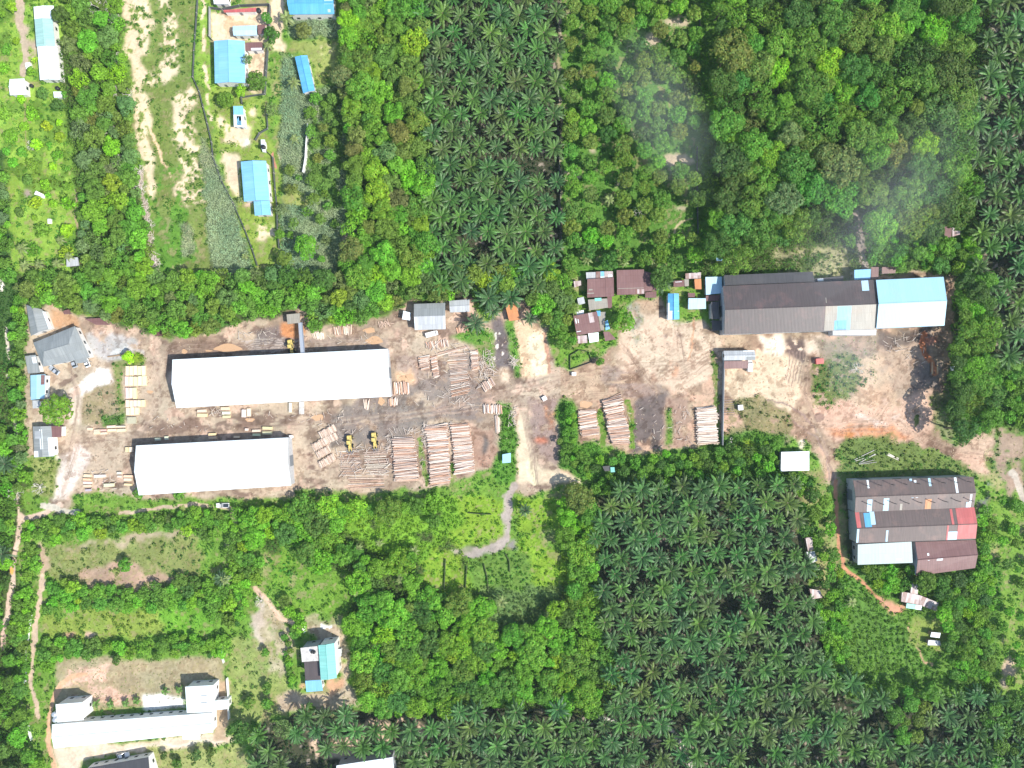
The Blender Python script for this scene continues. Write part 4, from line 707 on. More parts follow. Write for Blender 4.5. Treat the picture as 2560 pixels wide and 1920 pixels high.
# ---------------------------------------------------------------- walls and fences
def fence(s, h, mat, label, name='fence', cat='fence', th=.08, posts=True, group=None, step=6.0):
    pts = [W(x, y, 0) for x, y in P(s)]; o = Vector(pts[0]); t = thing(name, label, cat, o, 0, group); mb = MB(); k = 0; n = 0
    for a, b in zip(pts[:-1], pts[1:]):
        a = a-o; b = b-o; d = (b-a); L = d.length; d.normalize(); nn = Vector((-d.y, d.x, 0))*th/2
        mb.prism([((a-nn).x,(a-nn).y),((b-nn).x,(b-nn).y),((b+nn).x,(b+nn).y),((a+nn).x,(a+nn).y)], 0, h)
        if posts:
            m = max(1, int(L/step))
            for i in range(m):
                p = a+d*L*i/m; pb = MB(); pb.box(p.x-.1, p.x+.1, p.y-.1, p.y+.1, 0, h+.08); pb.build('post', M['post'], t); n += 1
    mb.build('panel', M[mat], t)
fence("497,-20 490,90 487,130 484,195 500,230 520,310 531,357 534,394 555,452 584,508", 1.2, 'fence', 'grey sheet fence along the left side of the upper compounds, long and winding')
fence("584,508 613,573 632,623 645,665", 1.2, 'fence', 'low fence along the right side of the silver grass wedge')
fence("528,23 558,27 601,18 677,15", 1.9, 'fence', 'dark fence along the top of the sandy courtyard'); fence("527,23 527,95 535,104", 1.8, 'greywall', 'grey wall down the left side of the sandy courtyard')
fence("677,16 676,67 672,125 664,237", 1.8, 'fence', 'dark fence down the right side of the big pale blue house'); fence("664,237 605,245 607,262", 1.5, 'fence', 'dark fence below the big pale blue house')
fence("669,287 671,323 650,335 640,352", 1.3, 'fence', 'short curved dark fence above the narrow white box building'); fence("666,377 684,394 690,476 694,515 696,573 700,623", 1.6, 'fence', 'dark fence down the right side of the largest sky blue house')
fence("774,316 770,365 768,400 762,436", 3.0, 'paintwhite', 'tall thin white wall standing alone in the tall silver grass', 'wall', 'wall', .18, False)
fence("1393,280 1398,420 1403,625", 1.7, 'fence', 'thin dark fence between the upper plantation and the orchard'); fence("1748,36 1746,120", 1.7, 'fence', 'short dark fence at the upper end between orchard and forest'); fence("1741,371 1741,480 1743,585", 1.9, 'fence', 'dark fence between orchard and the right forest')
fence("1808,877 1806,960 1803,1112", 2.3, 'greywall', 'straight wall dividing the log yard from the right yard', 'wall', 'wall', .2, False)
fence("1425,924 1425,888 1436,882 1447,875 1465,878 1471,880 1480,905 1425,924", .8, 'black', 'black low net around the small pen below the brown houses', th=.15, posts=False)
fence("80,1537 72,1600 66,1640 66,1705", 1.3, 'paintwhite', 'white wall along the lane above the lower left school', 'wall', 'wall', .25, False); fence("73,1812 78,1835 82,1848", 1.2, 'paintwhite', 'short white wall end beside the lower left school', 'wall', 'wall', .25, False)
for i,(s) in enumerate(("1114,1397 1111,1474","1168,1406 1164,1471","1210,1409 1218,1440 1222,1483","1264,1383 1273,1400 1275,1430","1169,1281 1200,1284 1229,1285")):
    fence(s, 1.1, 'overgrown_shaded', 'low block wall overgrown in the lime weeds, '+('leftmost upright','second upright','third upright','rightmost upright','single level')[i]+' one', 'wall', 'wall', .2, False)
fence("558,1610 557,1640 562,1655", 1.4, 'paintwhite', 'short white wall in the bushes above the lower left field', 'wall', 'wall', .2, False); fence("570,1692 573,1730 575,1795", 1.7, 'paintwhite', 'white wall between the school and the villa', 'wall', 'wall', .2, False)
fence("270,892 300,888 320,884", .5, 'wood', 'pale timber edging at the upper end of the dry plot', 'plank_edging', 'planks', .4, False)
fence("2078,905 2078,1000", .1, 'wood', 'x', 'x') if False else None

# ---------------------------------------------------------------- vehicles
def sect(y, w, z0, z1, r=.12):
    return [(-w, y, z0), (-w, y, z1-r), (-w+r, y, z1), (w-r, y, z1), (w, y, z1-r), (w, y, z0)]
def car(x, y, rz, label, paint, kind='car', cat='car', L=4.4):
    p = W(x, y, 1.2); t = thing({'car':'parked_car','pickup':'pickup_truck','van':'parked_van'}[kind], label, cat, (p.x, p.y, 0), rz); w = .88; h = L/2
    b = MB(); m = M[paint]
    if kind == 'van':
        b.loft([sect(-h, .8, .35, 1.7), sect(-h+.1, w, .3, 1.95), sect(h-1.2, w, .3, 2.0), sect(h-.5, w*.96, .3, 1.15), sect(h, w*.85, .35, .9)])
    else:
        b.loft([sect(-h, .78, .4, .85), sect(-h+.15, w, .3, .98), sect(-h+1.2, w, .28, 1.0), sect(h-1.2, w, .28, 1.0), sect(h-.2, w*.94, .3, .8), sect(h, .72, .38, .65)])
    b.build('body', m, t, smooth=False)
    if kind != 'van':
        c = MB(); y0, y1 = (-h+.35, h-1.55) if kind == 'car' else (-.15, h-1.5)
        def s2(y, w, z): return [(-w, y, .96), (-w*.86, y, z), (w*.86, y, z), (w, y, .96)]
        c.loft([[(-.8, y0, .97), (-.78, y0, .99), (.78, y0, .99), (.8, y0, .97)], s2(y0+.55, .8, 1.45), s2(y1-.75, .8, 1.47), [(-.8, y1, .97), (-.78, y1, .99), (.78, y1, .99), (.8, y1, .97)]]); cb = c.build('cabin', M['glass'], t)
        r = MB(); r.prism([(-.62, y0+.6), (.62, y0+.6), (.62, y1-.8), (-.62, y1-.8)], 1.44, 1.50); r.build('roof_panel', m, cb)
        if kind == 'pickup': r = MB(); r.prism([(-.68, -h+.2), (.68, -h+.2), (.68, -.3), (-.68, -.3)], .95, 1.012); r.build('cargo_bed', M['glass'], t)
    else:
        g = MB(); g.slab([(-.7, h-1.15, 1.93), (-.66, h-.55, 1.22), (.66, h-.55, 1.22), (.7, h-1.15, 1.93)][::-1], .03); g.build('windscreen', M['glass'], t)
    for sx in (-1, 1):
        for sy in (-h+.85, h-.85):
            wb = MB(); wb.tube((sx*w-sx*.2, sy, .33), (sx*w+sx*.03, sy, .33), .33, n=14); wh = wb.build('wheel', M['tyre'], t); rb = MB(); rb.tube((sx*w+sx*.02, sy, .33), (sx*w+sx*.05, sy, .33), .18, n=10); rb.build('rim', M['silver'], wh)
        hb = MB(); hb.box(sx*.6-.14, sx*.6+.14, h-.06, h+.02, .52, .66); hb.build('headlight', M['lamp'], t)
car(133,925,R(53),'silver car with dark windows parked askew in front of the grey hip roofed house','silver'); car(182,905,R(18),'pale blue car nosing under the porch of the hip roofed house','silver'); car(214,905,R(20),'white car under the right corner of the hip roofed house','paintwhite',L=4.0)
car(555,1264,R(90),'white pickup truck on the lane below the lower white shed','paintwhite','pickup',cat='pickup truck',L=5.0); car(1079,835,R(-75),'white van parked below the grey gable store','paintwhite','van',cat='van',L=4.6)
car(1875,915,R(-4),'white van parked at the right end of the office','paintwhite','van',cat='van',L=4.2); car(306,1889,R(-82),'white car in the shade above the dark slate roofed house','paintwhite',L=4.6); car(150,719,R(80),'black car','black') if False else None
def loader(x, y, rz, label, grab=False):
    p = W(x, y, 2); t = thing('wheel_loader', label, 'wheel loader', (p.x, p.y, 0), rz)      # faces +y
    b = MB(); b.loft([sect(-2.9, .75, .9, 1.7), sect(-2.7, .85, .8, 1.9), sect(-1.0, .85, .8, 2.0), sect(-.9, .8, .7, 1.5), sect(.4, .7, .7, 1.4)]); b.build('body', M['yellow'], t)
    c = MB(); c.loft([[(-.7,-.9,1.4),(.7,-.9,1.4),(.7,.5,1.4),(-.7,.5,1.4)], [(-.68,-.85,2.9),(.68,-.85,2.9),(.6,.3,2.9),(-.6,.3,2.9)]]); cb = c.build('cabin', M['glass'], t)
    r = MB(); r.prism([(-.78,-.95),(.78,-.95),(.72,.4),(-.72,.4)], 2.9, 3.05); r.build('cabin_roof', M['yellow'], cb)
    f = MB(); f.loft([sect(.5, .5, .7, 1.3), sect(1.6, .55, .7, 1.3), sect(2.2, .5, .7, 1.1)]); f.build('front_frame', M['yellow'], t)
    a = MB()
    for sx in (-.45, .45): a.tube((sx, 1.0, 1.4), (sx, 3.2, 1.1), .13, n=8)
    a.box(-.6, .6, 2.2, 2.35, 1.1, 1.3); a.build('lift_arm', M['yellow'], t)
    g = MB(); g.box(-1.1, 1.1, 3.2, 3.35, .3, 1.3)
    for sx in (-.8, -.3, .3, .8): g.box(sx-.06, sx+.06, 3.3, 4.5, .3, .4)
    if grab:
        for sx in (-.5, .5): g.tube((sx, 3.3, 1.3), (sx, 4.0, 2.0), .07, n=6); g.tube((sx, 4.0, 2.0), (sx, 4.6, 1.2), .07, n=6)
    g.build('log_fork', M['steel'], t)
    for sx in (-1, 1):
        for sy in (-1.9, 1.2):
            wb = MB(); wb.tube((sx*.75, sy, .75), (sx*1.25, sy, .75), .75, n=18); wh = wb.build('wheel', M['tyre'], t); rb = MB(); rb.tube((sx*1.2, sy, .75), (sx*1.28, sy, .75), .38, n=12); rb.build('rim', M['yellow'], wh)
loader(726,868,R(190),'yellow wheel loader beside the conveyor above the longest shed'); loader(873,1108,R(184),'yellow log loader in the lower yard, left of the two side by side',True); loader(935,1101,R(186),'yellow log loader in the lower yard, right of the two side by side',True)
for (x, y) in ((935, 1118),):
    pass
# ---------------------------------------------------------------- logs and sawn timber
ORD = ['first','second','third','fourth','fifth','sixth','seventh','eighth','ninth','tenth','eleventh','twelfth','thirteenth','fourteenth','fifteenth','sixteenth','seventeenth','eighteenth','nineteenth','twentieth']
def ordn(i):
    if i < 20: return ORD[i]
    n = i+1; return f"{n}{'th' if 10 < n % 100 < 14 else {1:'st',2:'nd',3:'rd'}.get(n % 10,'th')}"
def log_mesh(seed, n=9, segs=5):
    r = random.Random(seed); rings = []; b1, b2 = r.uniform(-.012,.012), r.uniform(-.006,.006)
    for k in range(segs):
        t = k/(segs-1); x = t-.5; rr = .5*(1.08-.22*t)*(1+r.uniform(-.03,.03))
        rings.append([(x, b1*math.sin(math.pi*t)*8*1.0+rr*math.cos(a), rr*math.sin(a)) for a in [2*math.pi*i/n for i in range(n)]])
    mb = MB(); mb.loft(rings); me = mb.mesh('log', smooth=False); me.materials.append(M['log']); return me
LOGS = [log_mesh(i) for i in range(7)]
LOGCOL = [(.60,.47,.38),(.52,.38,.30),(.66,.56,.47),(.46,.30,.22),(.70,.62,.54),(.55,.33,.22),(.42,.33,.28)]
logrec = []     # (centre, direction angle, tilt, length, diameter, colour, stack phrase, index)
def stack(rows, phrase, dia=.34, layers=2, jit=.05, cols=LOGCOL, gap=1.12, count=True, overshoot=.05, white=0):
    """rows: picture-space left and right edge points from the first log to the last; logs lie from the left edge to the right edge"""
    L, Rr = P(rows[0]), P(rows[1])
    def along(pl, t):
        d = [math.dist(a, b) for a, b in zip(pl[:-1], pl[1:])]; s = t*sum(d)
        for (a, b), q in zip(zip(pl[:-1], pl[1:]), d):
            if s <= q or (a, b) == (pl[-2], pl[-1]): f = min(1, s/max(q, 1e-6)); return (a[0]+(b[0]-a[0])*f, a[1]+(b[1]-a[1])*f)
            s -= q
    span = sum(math.dist(a, b) for a, b in zip(L[:-1], L[1:]))*S
    for lay in range(layers):
        n = max(2, int(span/(dia*gap))-lay); z = dia*.5+lay*dia*.82; top = lay == layers-1
        for i in range(n):
            t = (i+.5+rnd.uniform(-.25,.25)+lay*.5)/(n+lay); t = min(max(t, 0), 1)
            if top and layers > 1 and rnd.random() < .06: continue
            a = W(*along(L, t)); b = W(*along(Rr, t)); c = (a+b)/2; d = b-a
            ln = d.length*rnd.uniform(.88, 1.06); c = c+d.normalized()*rnd.uniform(-.35, .35)
            ang = math.atan2(d.y, d.x)+rnd.gauss(0, jit)+(math.pi if rnd.random() < .5 else 0)
            col = rnd.choice(cols); 
            if rnd.random() < white: col = (.74,.68,.58)
            logrec.append((Vector((c.x, c.y, z+rnd.uniform(0,.08)+(.12 if top and rnd.random() < .15 else 0))), ang, rnd.gauss(0,.01), ln, dia*rnd.uniform(.78, 1.2), col, phrase, top and count, i))
stack(("981,1092 984,1140 989,1205", "1034,1091 1042,1140 1048,1200"), 'the leftmost of the three big log stacks, centre yard', .36, 4)
stack(("1061,1062 1072,1120 1076,1215", "1119,1058 1122,1130 1126,1208"), 'the middle one of the three big log stacks, centre yard', .36, 4)
stack(("1127,1058 1134,1120 1137,1188", "1172,1057 1180,1110 1188,1180"), 'the rightmost of the three big log stacks, centre yard', .36, 4)
stack(("1119,882 1122,930 1127,993", "1167,880 1170,930 1174,982"), 'the sparse log layer at the top of the centre yard', .28, 1, .03, gap=1.9)
stack(("1047,890 1052,927", "1073,887 1074,922"), 'the small stack left of the sparse log layer', .32, 3); stack(("1075,893 1080,920 1085,946", "1090,888 1095,920 1098,942"), 'the crooked narrow stack left of the sparse log layer', .3, 3)
stack(("1176,876 1180,927", "1194,874 1197,924"), 'the narrow stack right of the sparse log layer', .34, 3)
stack(("1062,853 1120,849", "1066,872 1121,868"), 'the row leaning by the wire fence line of the upper yard', .4, 1, .12)
stack(("1090,882 1092,892", "1172,862 1170,872"), 'the long poles across the head of the sparse layer', .3, 1, .05)
stack(("982,957 1023,955", "984,986 1024,984"), 'the upright row at the right end of the longest shed', .45, 2)
stack(("968,995 994,995", "970,1015 995,1014"), 'the lower upright row at the right end of the longest shed', .4, 2); stack(("908,998 925,998", "912,1022 922,1024"), 'the short row under the right half of the longest shed', .4, 1, .15)
stack(("811,829 847,827", "816,846 849,848"), 'nothing', .4, 2, .06, [(.7,.62,.52),(.66,.55,.44)], count=False) if False else stack(("778,829 809,833", "783,846 812,849"), 'the pale row right of the conveyor', .36, 2, .05, [(.72,.64,.54),(.66,.55,.44)])
stack(("832,819 879,813", "836,838 880,836"), 'the row at the tree edge of the upper yard', .42, 1, .05)
stack(("1139,818 1170,820", "1142,833 1171,829"), 'the rusty row below the dark palm right of the store', .4, 1, .08, [(.55,.33,.22),(.6,.4,.3)])
stack(("1201,962 1229,943", "1212,982 1240,961"), 'the tilted row below the brushwood pile', .5, 2, .04); stack(("1207,1011 1256,1012", "1208,1032 1256,1033"), 'the upright row left of the root heap', .42, 2)
stack(("1236,1036 1250,1037", "1240,1082 1248,1083"), 'the long upright logs below the root heap', .42, 2, .03); stack(("945,806 968,800", "950,822 985,812"), 'the fallen logs left of the grey store', .35, 1, .25, [(.52,.38,.3)])
stack(("1445,1025 1447,1060 1455,1094", "1487,1021 1492,1060 1496,1087"), 'the small stack left of the winding stack, right yard', .36, 4, .06)
stack(("1503,999 1516,1045 1518,1070 1531,1113", "1553,985 1560,1040 1572,1075 1573,1112"), 'the winding log stack of the right yard', .36, 5, .06)
stack(("1738,1018 1741,1060 1742,1112", "1785,1014 1794,1035 1789,1060 1796,1112"), 'the pale log stack by the dividing wall', .36, 4, .05, [(.72,.65,.55),(.66,.56,.47),(.7,.62,.54),(.5,.38,.3)])
for k, (cx, cy, w) in enumerate(((819,1079,46),(812,1104,68),(808,1130,38),(818,1152,46))):
    a = R(-29); ux, uy = math.cos(a), math.sin(a); px, py = -uy, ux; h = 8.5
    stack((f"{cx-ux*w/2-px*h},{cy-uy*w/2-py*h} {cx+ux*w/2-px*h},{cy+uy*w/2-py*h}", f"{cx-ux*w/2+px*h},{cy-uy*w/2+py*h} {cx+ux*w/2+px*h},{cy+uy*w/2+py*h}"), 'x', .28, 4, .02, [(.6,.47,.38),(.66,.55,.45),(.5,.37,.28)], count=False)
stack(("849,1126 852,1190", "900,1123 905,1190"), 'x', .2, 1, .03, gap=2.4, count=False); stack(("908,1128 916,1190", "966,1126 972,1190"), 'x', .22, 1, .04, gap=1.9, count=False, cols=[(.66,.56,.47),(.55,.42,.34),(.74,.66,.54)])
stack(("870,1196 872,1222", "960,1194 962,1218"), 'x', .3, 1, .05, gap=1.6, count=False); stack(("2132,1150 2150,1165", "2190,1120 2188,1158"), 'x', .35, 1, .1, [(.3,.3,.27),(.5,.48,.44)], gap=2, count=False)
stack(("2212,1130 2214,1138", "2243,1143 2246,1150"), 'x', .35, 1, .05, [(.7,.64,.55)], count=False); stack(("1808,1000 1812,1040", "1835,998 1838,1040"), 'x', .28, 1, .03, [(.3,.22,.19)], gap=2.6, count=False)
for k in range(800):    # brushwood, roots and loose poles
    bx, by, sx, sy, ln = rnd.choice(((1218,922,20,22,3),(1218,922,20,22,3),(1280,1030,12,14,2),(1280,1050,9,14,2),(1218,895,16,20,3),(2240,860,30,20,2.5),(1066,1075,8,14,3.5),(975,1110,9,22,3),(975,1140,10,40,2.6),(930,1150,45,40,3),(875,1160,30,35,3),(1055,1120,8,50,2.5),(1140,1000,40,25,2.6),(1068,1085,9,26,2.8),(1068,1085,9,26,2.8),(1125,1075,6,20,3),(1010,1080,40,6,3),(1100,960,60,60,2.5),(900,1120,60,50,2.2),(840,1060,40,40,1.8),(1190,930,20,40,2.5),(1130,870,50,15,3),(700,1045,150,12,1.6),(450,1060,80,20,1.5),(250,1200,40,25,1.6),(1600,1060,60,60,1.6),(1700,1060,30,50,1.6),(2280,870,50,40,2),(1480,820,16,20,1.8),(860,845,90,14,1.8),(1285,905,6,12,3),(540,1030,16,10,2),(351,450,4,22,2.2),(352,450,4,22,2.2),(366,530,5,30,2.2),(366,530,5,30,2.2),(380,620,6,40,2.4),(380,620,6,40,2.4),(390,660,8,30,2.4),(640,835,50,6,2.5)))
    p = W(bx+rnd.uniform(-sx,sx), by+rnd.uniform(-sy,sy), 0); logrec.append((Vector((p.x,p.y,rnd.uniform(.15,.8))), rnd.uniform(0,3.1), rnd.uniform(-.1,.1), ln*rnd.uniform(.6,1.2), rnd.uniform(.1,.2), rnd.choice([(.62,.55,.47),(.5,.42,.36)]), 'x', False, 0))
def logmat(i, r):
    from mathutils import Matrix
    c, ang, tilt, ln, d = r[:5]
    return Matrix.Translation(c) @ Matrix.Rotation(ang, 4, 'Z') @ Matrix.Rotation(tilt, 4, 'Y') @ Matrix.Diagonal((ln, d, d, 1))
named = [i for i, r in enumerate(logrec) if r[7]]
if len(named) > 298:
    named = sorted(named, key=lambda i: -logrec[i][3]*logrec[i][4])[:298]
ns = set(named); phr = {}
for i in sorted(named): phr.setdefault(logrec[i][6], []).append(i)
for ph, ids in phr.items():
    for j, i in enumerate(ids):
        r = logrec[i]; o = bpy.data.objects.new('log', LOGS[i % 7]); COL.objects.link(o); o.matrix_world = logmat(i, r); o.color = (*r[5], 1)
        tag(o, f"{ordn(j)} log in {ph}", 'log', 'logs stacked in the timber yards')
V, F, CC = [], [], []
base = [np.array([v.co[:] for v in m.vertices]) for m in LOGS]; bf = [[tuple(p.vertices) for p in m.polygons] for m in LOGS]; off = 0
for i, r in enumerate(logrec):
    if i in ns: continue
    Mx = np.array(logmat(i, r)); v = base[i % 7]; V.append(v @ Mx[:3,:3].T + Mx[:3,3]); F += [tuple(k+off for k in f) for f in bf[i % 7]]; off += len(v); CC.append(np.tile(r[5], (len(v), 1)))
me = bpy.data.meshes.new('lower_logs'); me.from_pydata(np.vstack(V).tolist(), [], F); a = me.color_attributes.new('Col', 'FLOAT_COLOR', 'POINT'); c = np.ones((off, 4), np.float32); c[:, :3] = np.vstack(CC); a.data.foreach_set('color', c.ravel())
m2, n_, l_ = nodes('mixed_logs'); at = n_.new('ShaderNodeAttribute'); at.attribute_name = 'Col'; tc_ = n_.new('ShaderNodeTexCoord')
p_ = n_.new('ShaderNodeBsdfPrincipled'); l_.new(mul(n_, l_, at.outputs['Color'], ramp(n_, l_, noise(n_, l_, 2.5, tc_.outputs['Object'], 4), [(.3,.78),(.7,1.2)])), p_.inputs['Base Color']); p_.inputs['Roughness'].default_value = .85
l_.new(p_.outputs[0], n_.new('ShaderNodeOutputMaterial').inputs[0])
tag(link('loose_logs_and_poles', me, m2), 'lower layers of the log stacks, loose poles, short billets and brushwood', kind='stuff')

def lumber_mesh(k, planks, layers, ln, w, h):
    mb = MB(); pw = w/planks; lh = h/layers; r = random.Random(k)
    for j in range(layers):
        for i in range(planks):
            x = -w/2+i*pw; e = r.uniform(-.04, .04)*ln*.4
            mb.box(x+.012, x+pw-.012, -ln/2+e, ln/2+e, .12+j*lh+.01, .12+(j+1)*lh-.012)
    return mb
LUM = {}
def lumber(x0, x1, y0, y1, label, rz=0, h=.95, col=(.78,.64,.44)):
    w, d = (x1-x0)*S, (y1-y0)*S; c = W((x0+x1)/2, (y0+y1)/2, h); rot = rz
    if w > d: w, d, rot = d, w, rz+math.pi/2
    t = thing('lumber_bundle', label, 'lumber', (c.x, c.y, 0), rot, 'bundles of sawn timber in the left yard'); mb = lumber_mesh(int(x0+y0), max(3, int(w/.22)), 4, d, w, h-.1)
    o = mb.build('planks', M['lumber'], t, color=tuple(v*rnd.uniform(.85,1.1) for v in col))
    for s in (-.3, .3): b = MB(); b.box(-w/2, w/2, s*d-.06, s*d+.06, 0, .12); b.build('bearer', M['wood'], t)
def lrow(x0, x1, y0, y1, n, phrase, **k):
    w = (x1-x0)/n
    for i in range(n): lumber(x0+i*w+.8, x0+(i+1)*w-.8, y0+rnd.uniform(-1,1), y1+rnd.uniform(-1,1), f"pale plank bundle, {ordn(i)} from the left in {phrase}", rz=rnd.uniform(-.03,.06), **k)
lrow(313,363,915,938,5,'the top row beside the dry plot'); lrow(311,366,941,964,5,'the second row beside the dry plot'); lrow(313,341,970,996,3,'the third row beside the dry plot')
lrow(313,362,1000,1017,5,'the fourth row beside the dry plot'); lrow(314,347,1019,1037,3,'the fifth row beside the dry plot')
lrow(317,340,1042,1059,1,'the lowest grey spot beside the dry plot', col=(.5,.42,.36)); lrow(217,232,1069,1075,1,'the short line below the dry plot'); lrow(233,267,1080,1086,2,'the lower line below the dry plot', )
lrow(233,266,1073,1079,2,'the upper line below the dry plot', col=(.72,.52,.38)); lrow(266,313,1064,1069,2,'the highest line below the dry plot'); lrow(268,314,1072,1079,2,'the right end below the dry plot')
for i,(a,b,c,d,l) in enumerate(((493,515,1024,1031,'below the left end of the longest shed, upper one'),(493,517,1034,1042,'below the left end of the longest shed, lower one'),(552,573,1018,1025,'below the longest shed, top one of three'),(555,574,1029,1036,'below the longest shed, middle one of three'),
 (556,575,1039,1045,'below the longest shed, bottom one of three'),(604,614,1024,1043,'standing upright below the longest shed, left one'),(617,626,1021,1041,'standing upright below the longest shed, right one'),(722,728,1007,1031,'long and narrow, below the middle of the longest shed'),
 (521,539,1083,1089,'above the lower white shed, upper one of the left pair'),(521,540,1091,1097,'above the lower white shed, lower one of the left pair'),(630,650,1074,1080,'above the lower white shed, upper one of the middle pair'),(631,650,1084,1090,'above the lower white shed, lower one of the middle pair'),
 (656,680,1067,1074,'above the lower white shed, upper one of the right pair'),(656,679,1079,1086,'above the lower white shed, lower one of the right pair'),(387,400,1095,1101,'at the upper left corner of the lower white shed'),(411,420,1091,1099,'near the upper left edge of the lower white shed'),
 (584,598,1090,1095,'half hidden in the shade above the lower white shed'),(612,620,1071,1077,'small and askew between the two white sheds'),(313,321,1118,1130,'by the left wall of the lower white shed, left one'),(323,331,1118,1130,'by the left wall of the lower white shed, right one'),
 (209,226,1186,1193,'in the lower left stack, top one'),(207,227,1196,1202,'in the lower left stack, second one'),(208,228,1204,1210,'in the lower left stack, third one'),(208,228,1212,1217,'in the lower left stack, fourth one'),(213,227,1223,1228,'grey, at the bottom of the lower left stack'),
 (235,263,1187,1194,'long, right of the top of the lower left stack'),(259,284,1209,1217,'long, on the brown planks at the lower left'),(292,303,1180,1186,'small, upper one near the lower white shed corner'),(293,304,1189,1194,'small, lower one near the lower white shed corner'),
 (309,331,1188,1194,'at the lower white shed corner, top one of three'),(309,328,1196,1202,'at the lower white shed corner, middle one of three'),(310,329,1209,1214,'at the lower white shed corner, bottom one of three'))):
    lumber(a,b,c,d,'planks '+l, rz=rnd.uniform(-.05,.05), col=(.45,.42,.4) if l.startswith('grey') else rnd.choice(((.78,.64,.44),(.80,.70,.54),(.74,.58,.38))))

# ---------------------------------------------------------------- foliage
PAL = {'dark green':(.065,.150,.035),'mid green':(.100,.235,.038),'bright green':(.130,.320,.036),'yellow green':(.175,.36,.030),'lime green':(.27,.46,.03),'olive green':(.125,.215,.045),
       'grey green':(.12,.21,.08),'bluish green':(.075,.20,.045),'brownish green':(.135,.185,.055),'pale grey':(.30,.30,.22)}
PAL = {k: (v[0]*1.34, v[1]*1.24, v[2]*1.05) for k, v in PAL.items()}
def crown_arrays(seed, Rr, kind):
    r = np.random.default_rng(seed); hc = {'lumpy':.62,'round':1.05,'airy':.8,'flat':.42}[kind]*Rr
    lm = {'lumpy':.27,'round':.24,'airy':.25,'flat':.25}[kind]*Rr; lm = min(max(lm, .75), 1.9); n = int({'lumpy':1.9,'round':2.6,'airy':1.2,'flat':1.9}[kind]*(Rr/lm)**2)+3
    a = r.random(n)*2*np.pi; rad = Rr*np.sqrt(r.random(n))*.82; 
    if kind == 'lumpy': rad *= .84+.30*np.sin(a*2+seed)*np.sin(a*3+seed*1.7)
    prof = np.sqrt(np.clip(1-(rad/Rr)**2, .05, 1)); z = hc*(.30+.62*prof)*(.85+.3*r.random(n)); lr = lm*r.uniform(.65, 1.25, n)
    c = np.stack([rad*np.cos(a), rad*np.sin(a), z], 1); tone = r.uniform(.80, 1.22, n); Cn, Nn, Sz, Tn = [], [], [], []
    ls = .36 if kind != 'airy' else .33; dens = {'lumpy':1.5,'round':1.7,'airy':.75,'flat':1.5}[kind]
    for i in range(n):
        m = int(dens*2*math.pi*lr[i]**2*1.5/(2*ls*ls*.6)); d = r.normal(size=(m, 3)); d /= np.linalg.norm(d, axis=1, keepdims=True); d = d[d[:, 2] > -.35]
        p = c[i]+d*lr[i]*r.uniform(.78, 1.06, (len(d), 1))*np.array([1, 1, .8]); keep = np.ones(len(d), bool)
        for j in range(n):
            if j != i and np.linalg.norm(c[j]-c[i]) < lr[i]+lr[j]: keep &= np.linalg.norm((p-c[j])/np.array([1,1,.8]), axis=1) > lr[j]*.72
        p, d = p[keep], d[keep]; Cn.append(p); Nn.append(d+r.normal(size=d.shape)*.38+np.array([0, 0, .15])); Sz.append(r.uniform(.6, 1.25, len(p))*ls); Tn.append(tone[i]*r.uniform(.72, 1.30, len(p)))
    m = int(Rr*Rr*2.2)     # inner leaves
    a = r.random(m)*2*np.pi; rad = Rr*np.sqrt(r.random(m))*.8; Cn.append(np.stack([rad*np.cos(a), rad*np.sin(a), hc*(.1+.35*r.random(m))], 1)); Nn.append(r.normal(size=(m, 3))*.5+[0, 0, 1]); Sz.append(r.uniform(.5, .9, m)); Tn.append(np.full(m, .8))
    Cn, Nn, Sz, Tn = map(np.concatenate, (Cn, Nn, Sz, Tn)); return leaves(Cn, Nn, Sz, r), Tn, hc
SIZES = (1.7, 2.6, 3.6, 4.8, 6.4); CROWN = {}
def crown_var(kind, size, k):
    key = (kind, size, k)
    if key not in CROWN: CROWN[key] = [*crown_arrays(hash((len(kind), int(size*10), k)) % 9999, size, kind), None]
    return CROWN[key]
def crown_me(key):
    c = crown_var(*key)
    if c[3] is None:
        T = c[1][:, None]*np.ones(3); T[:, 0] *= np.random.default_rng(3).uniform(.8, 1.25, len(T)); c[3] = quads('crown', c[0], T); c[3].materials.append(M['leaf'])
    return c[3], c[2]
def trunk_me(k):
    r = random.Random(k); mb = MB(); x = y = 0
    pts = [(0, 0, -.2)]
    for i in range(1, 5): x += r.uniform(-.12, .12); y += r.uniform(-.12, .12); pts.append((x, y, i*.2))
    for i in range(4): mb.tube(pts[i], pts[i+1], .032-.005*i, .027-.005*i, 8, False)
    for i in range(6):
        a = i*1.05+r.random(); q = pts[3 if i % 2 else 4]; mb.tube(q, (q[0]+.24*math.cos(a), q[1]+.24*math.sin(a), q[2]+r.uniform(.12, .24)), .012, .004, 6, False)
    me = mb.mesh('trunk'); me.materials.append(M['bark']); return me
TRUNKS = [trunk_me(k) for k in range(4)]
def inpoly(x, y, pts):
    c = False; n = len(pts)
    for i in range(n):
        (xa, ya), (xb, yb) = pts[i], pts[(i+1) % n]
        if (ya > y) != (yb > y) and x < (xb-xa)*(y-ya)/(yb-ya)+xa: c = not c
    return c
def near_keep(x, y, m):
    for q in KEEP:
        xs = [p[0] for p in q]; ys = [p[1] for p in q]
        if min(xs)-m < x < max(xs)+m and min(ys)-m < y < max(ys)+m:
            if inpoly(x, y, q): return True
            for i in range(len(q)):
                (xa, ya), (xb, yb) = q[i], q[(i+1) % len(q)]; dx, dy = xb-xa, yb-ya; t = max(0, min(1, ((x-xa)*dx+(y-ya)*dy)/(dx*dx+dy*dy)))
                if math.hypot(x-xa-t*dx, y-ya-t*dy) < m: return True
    return False
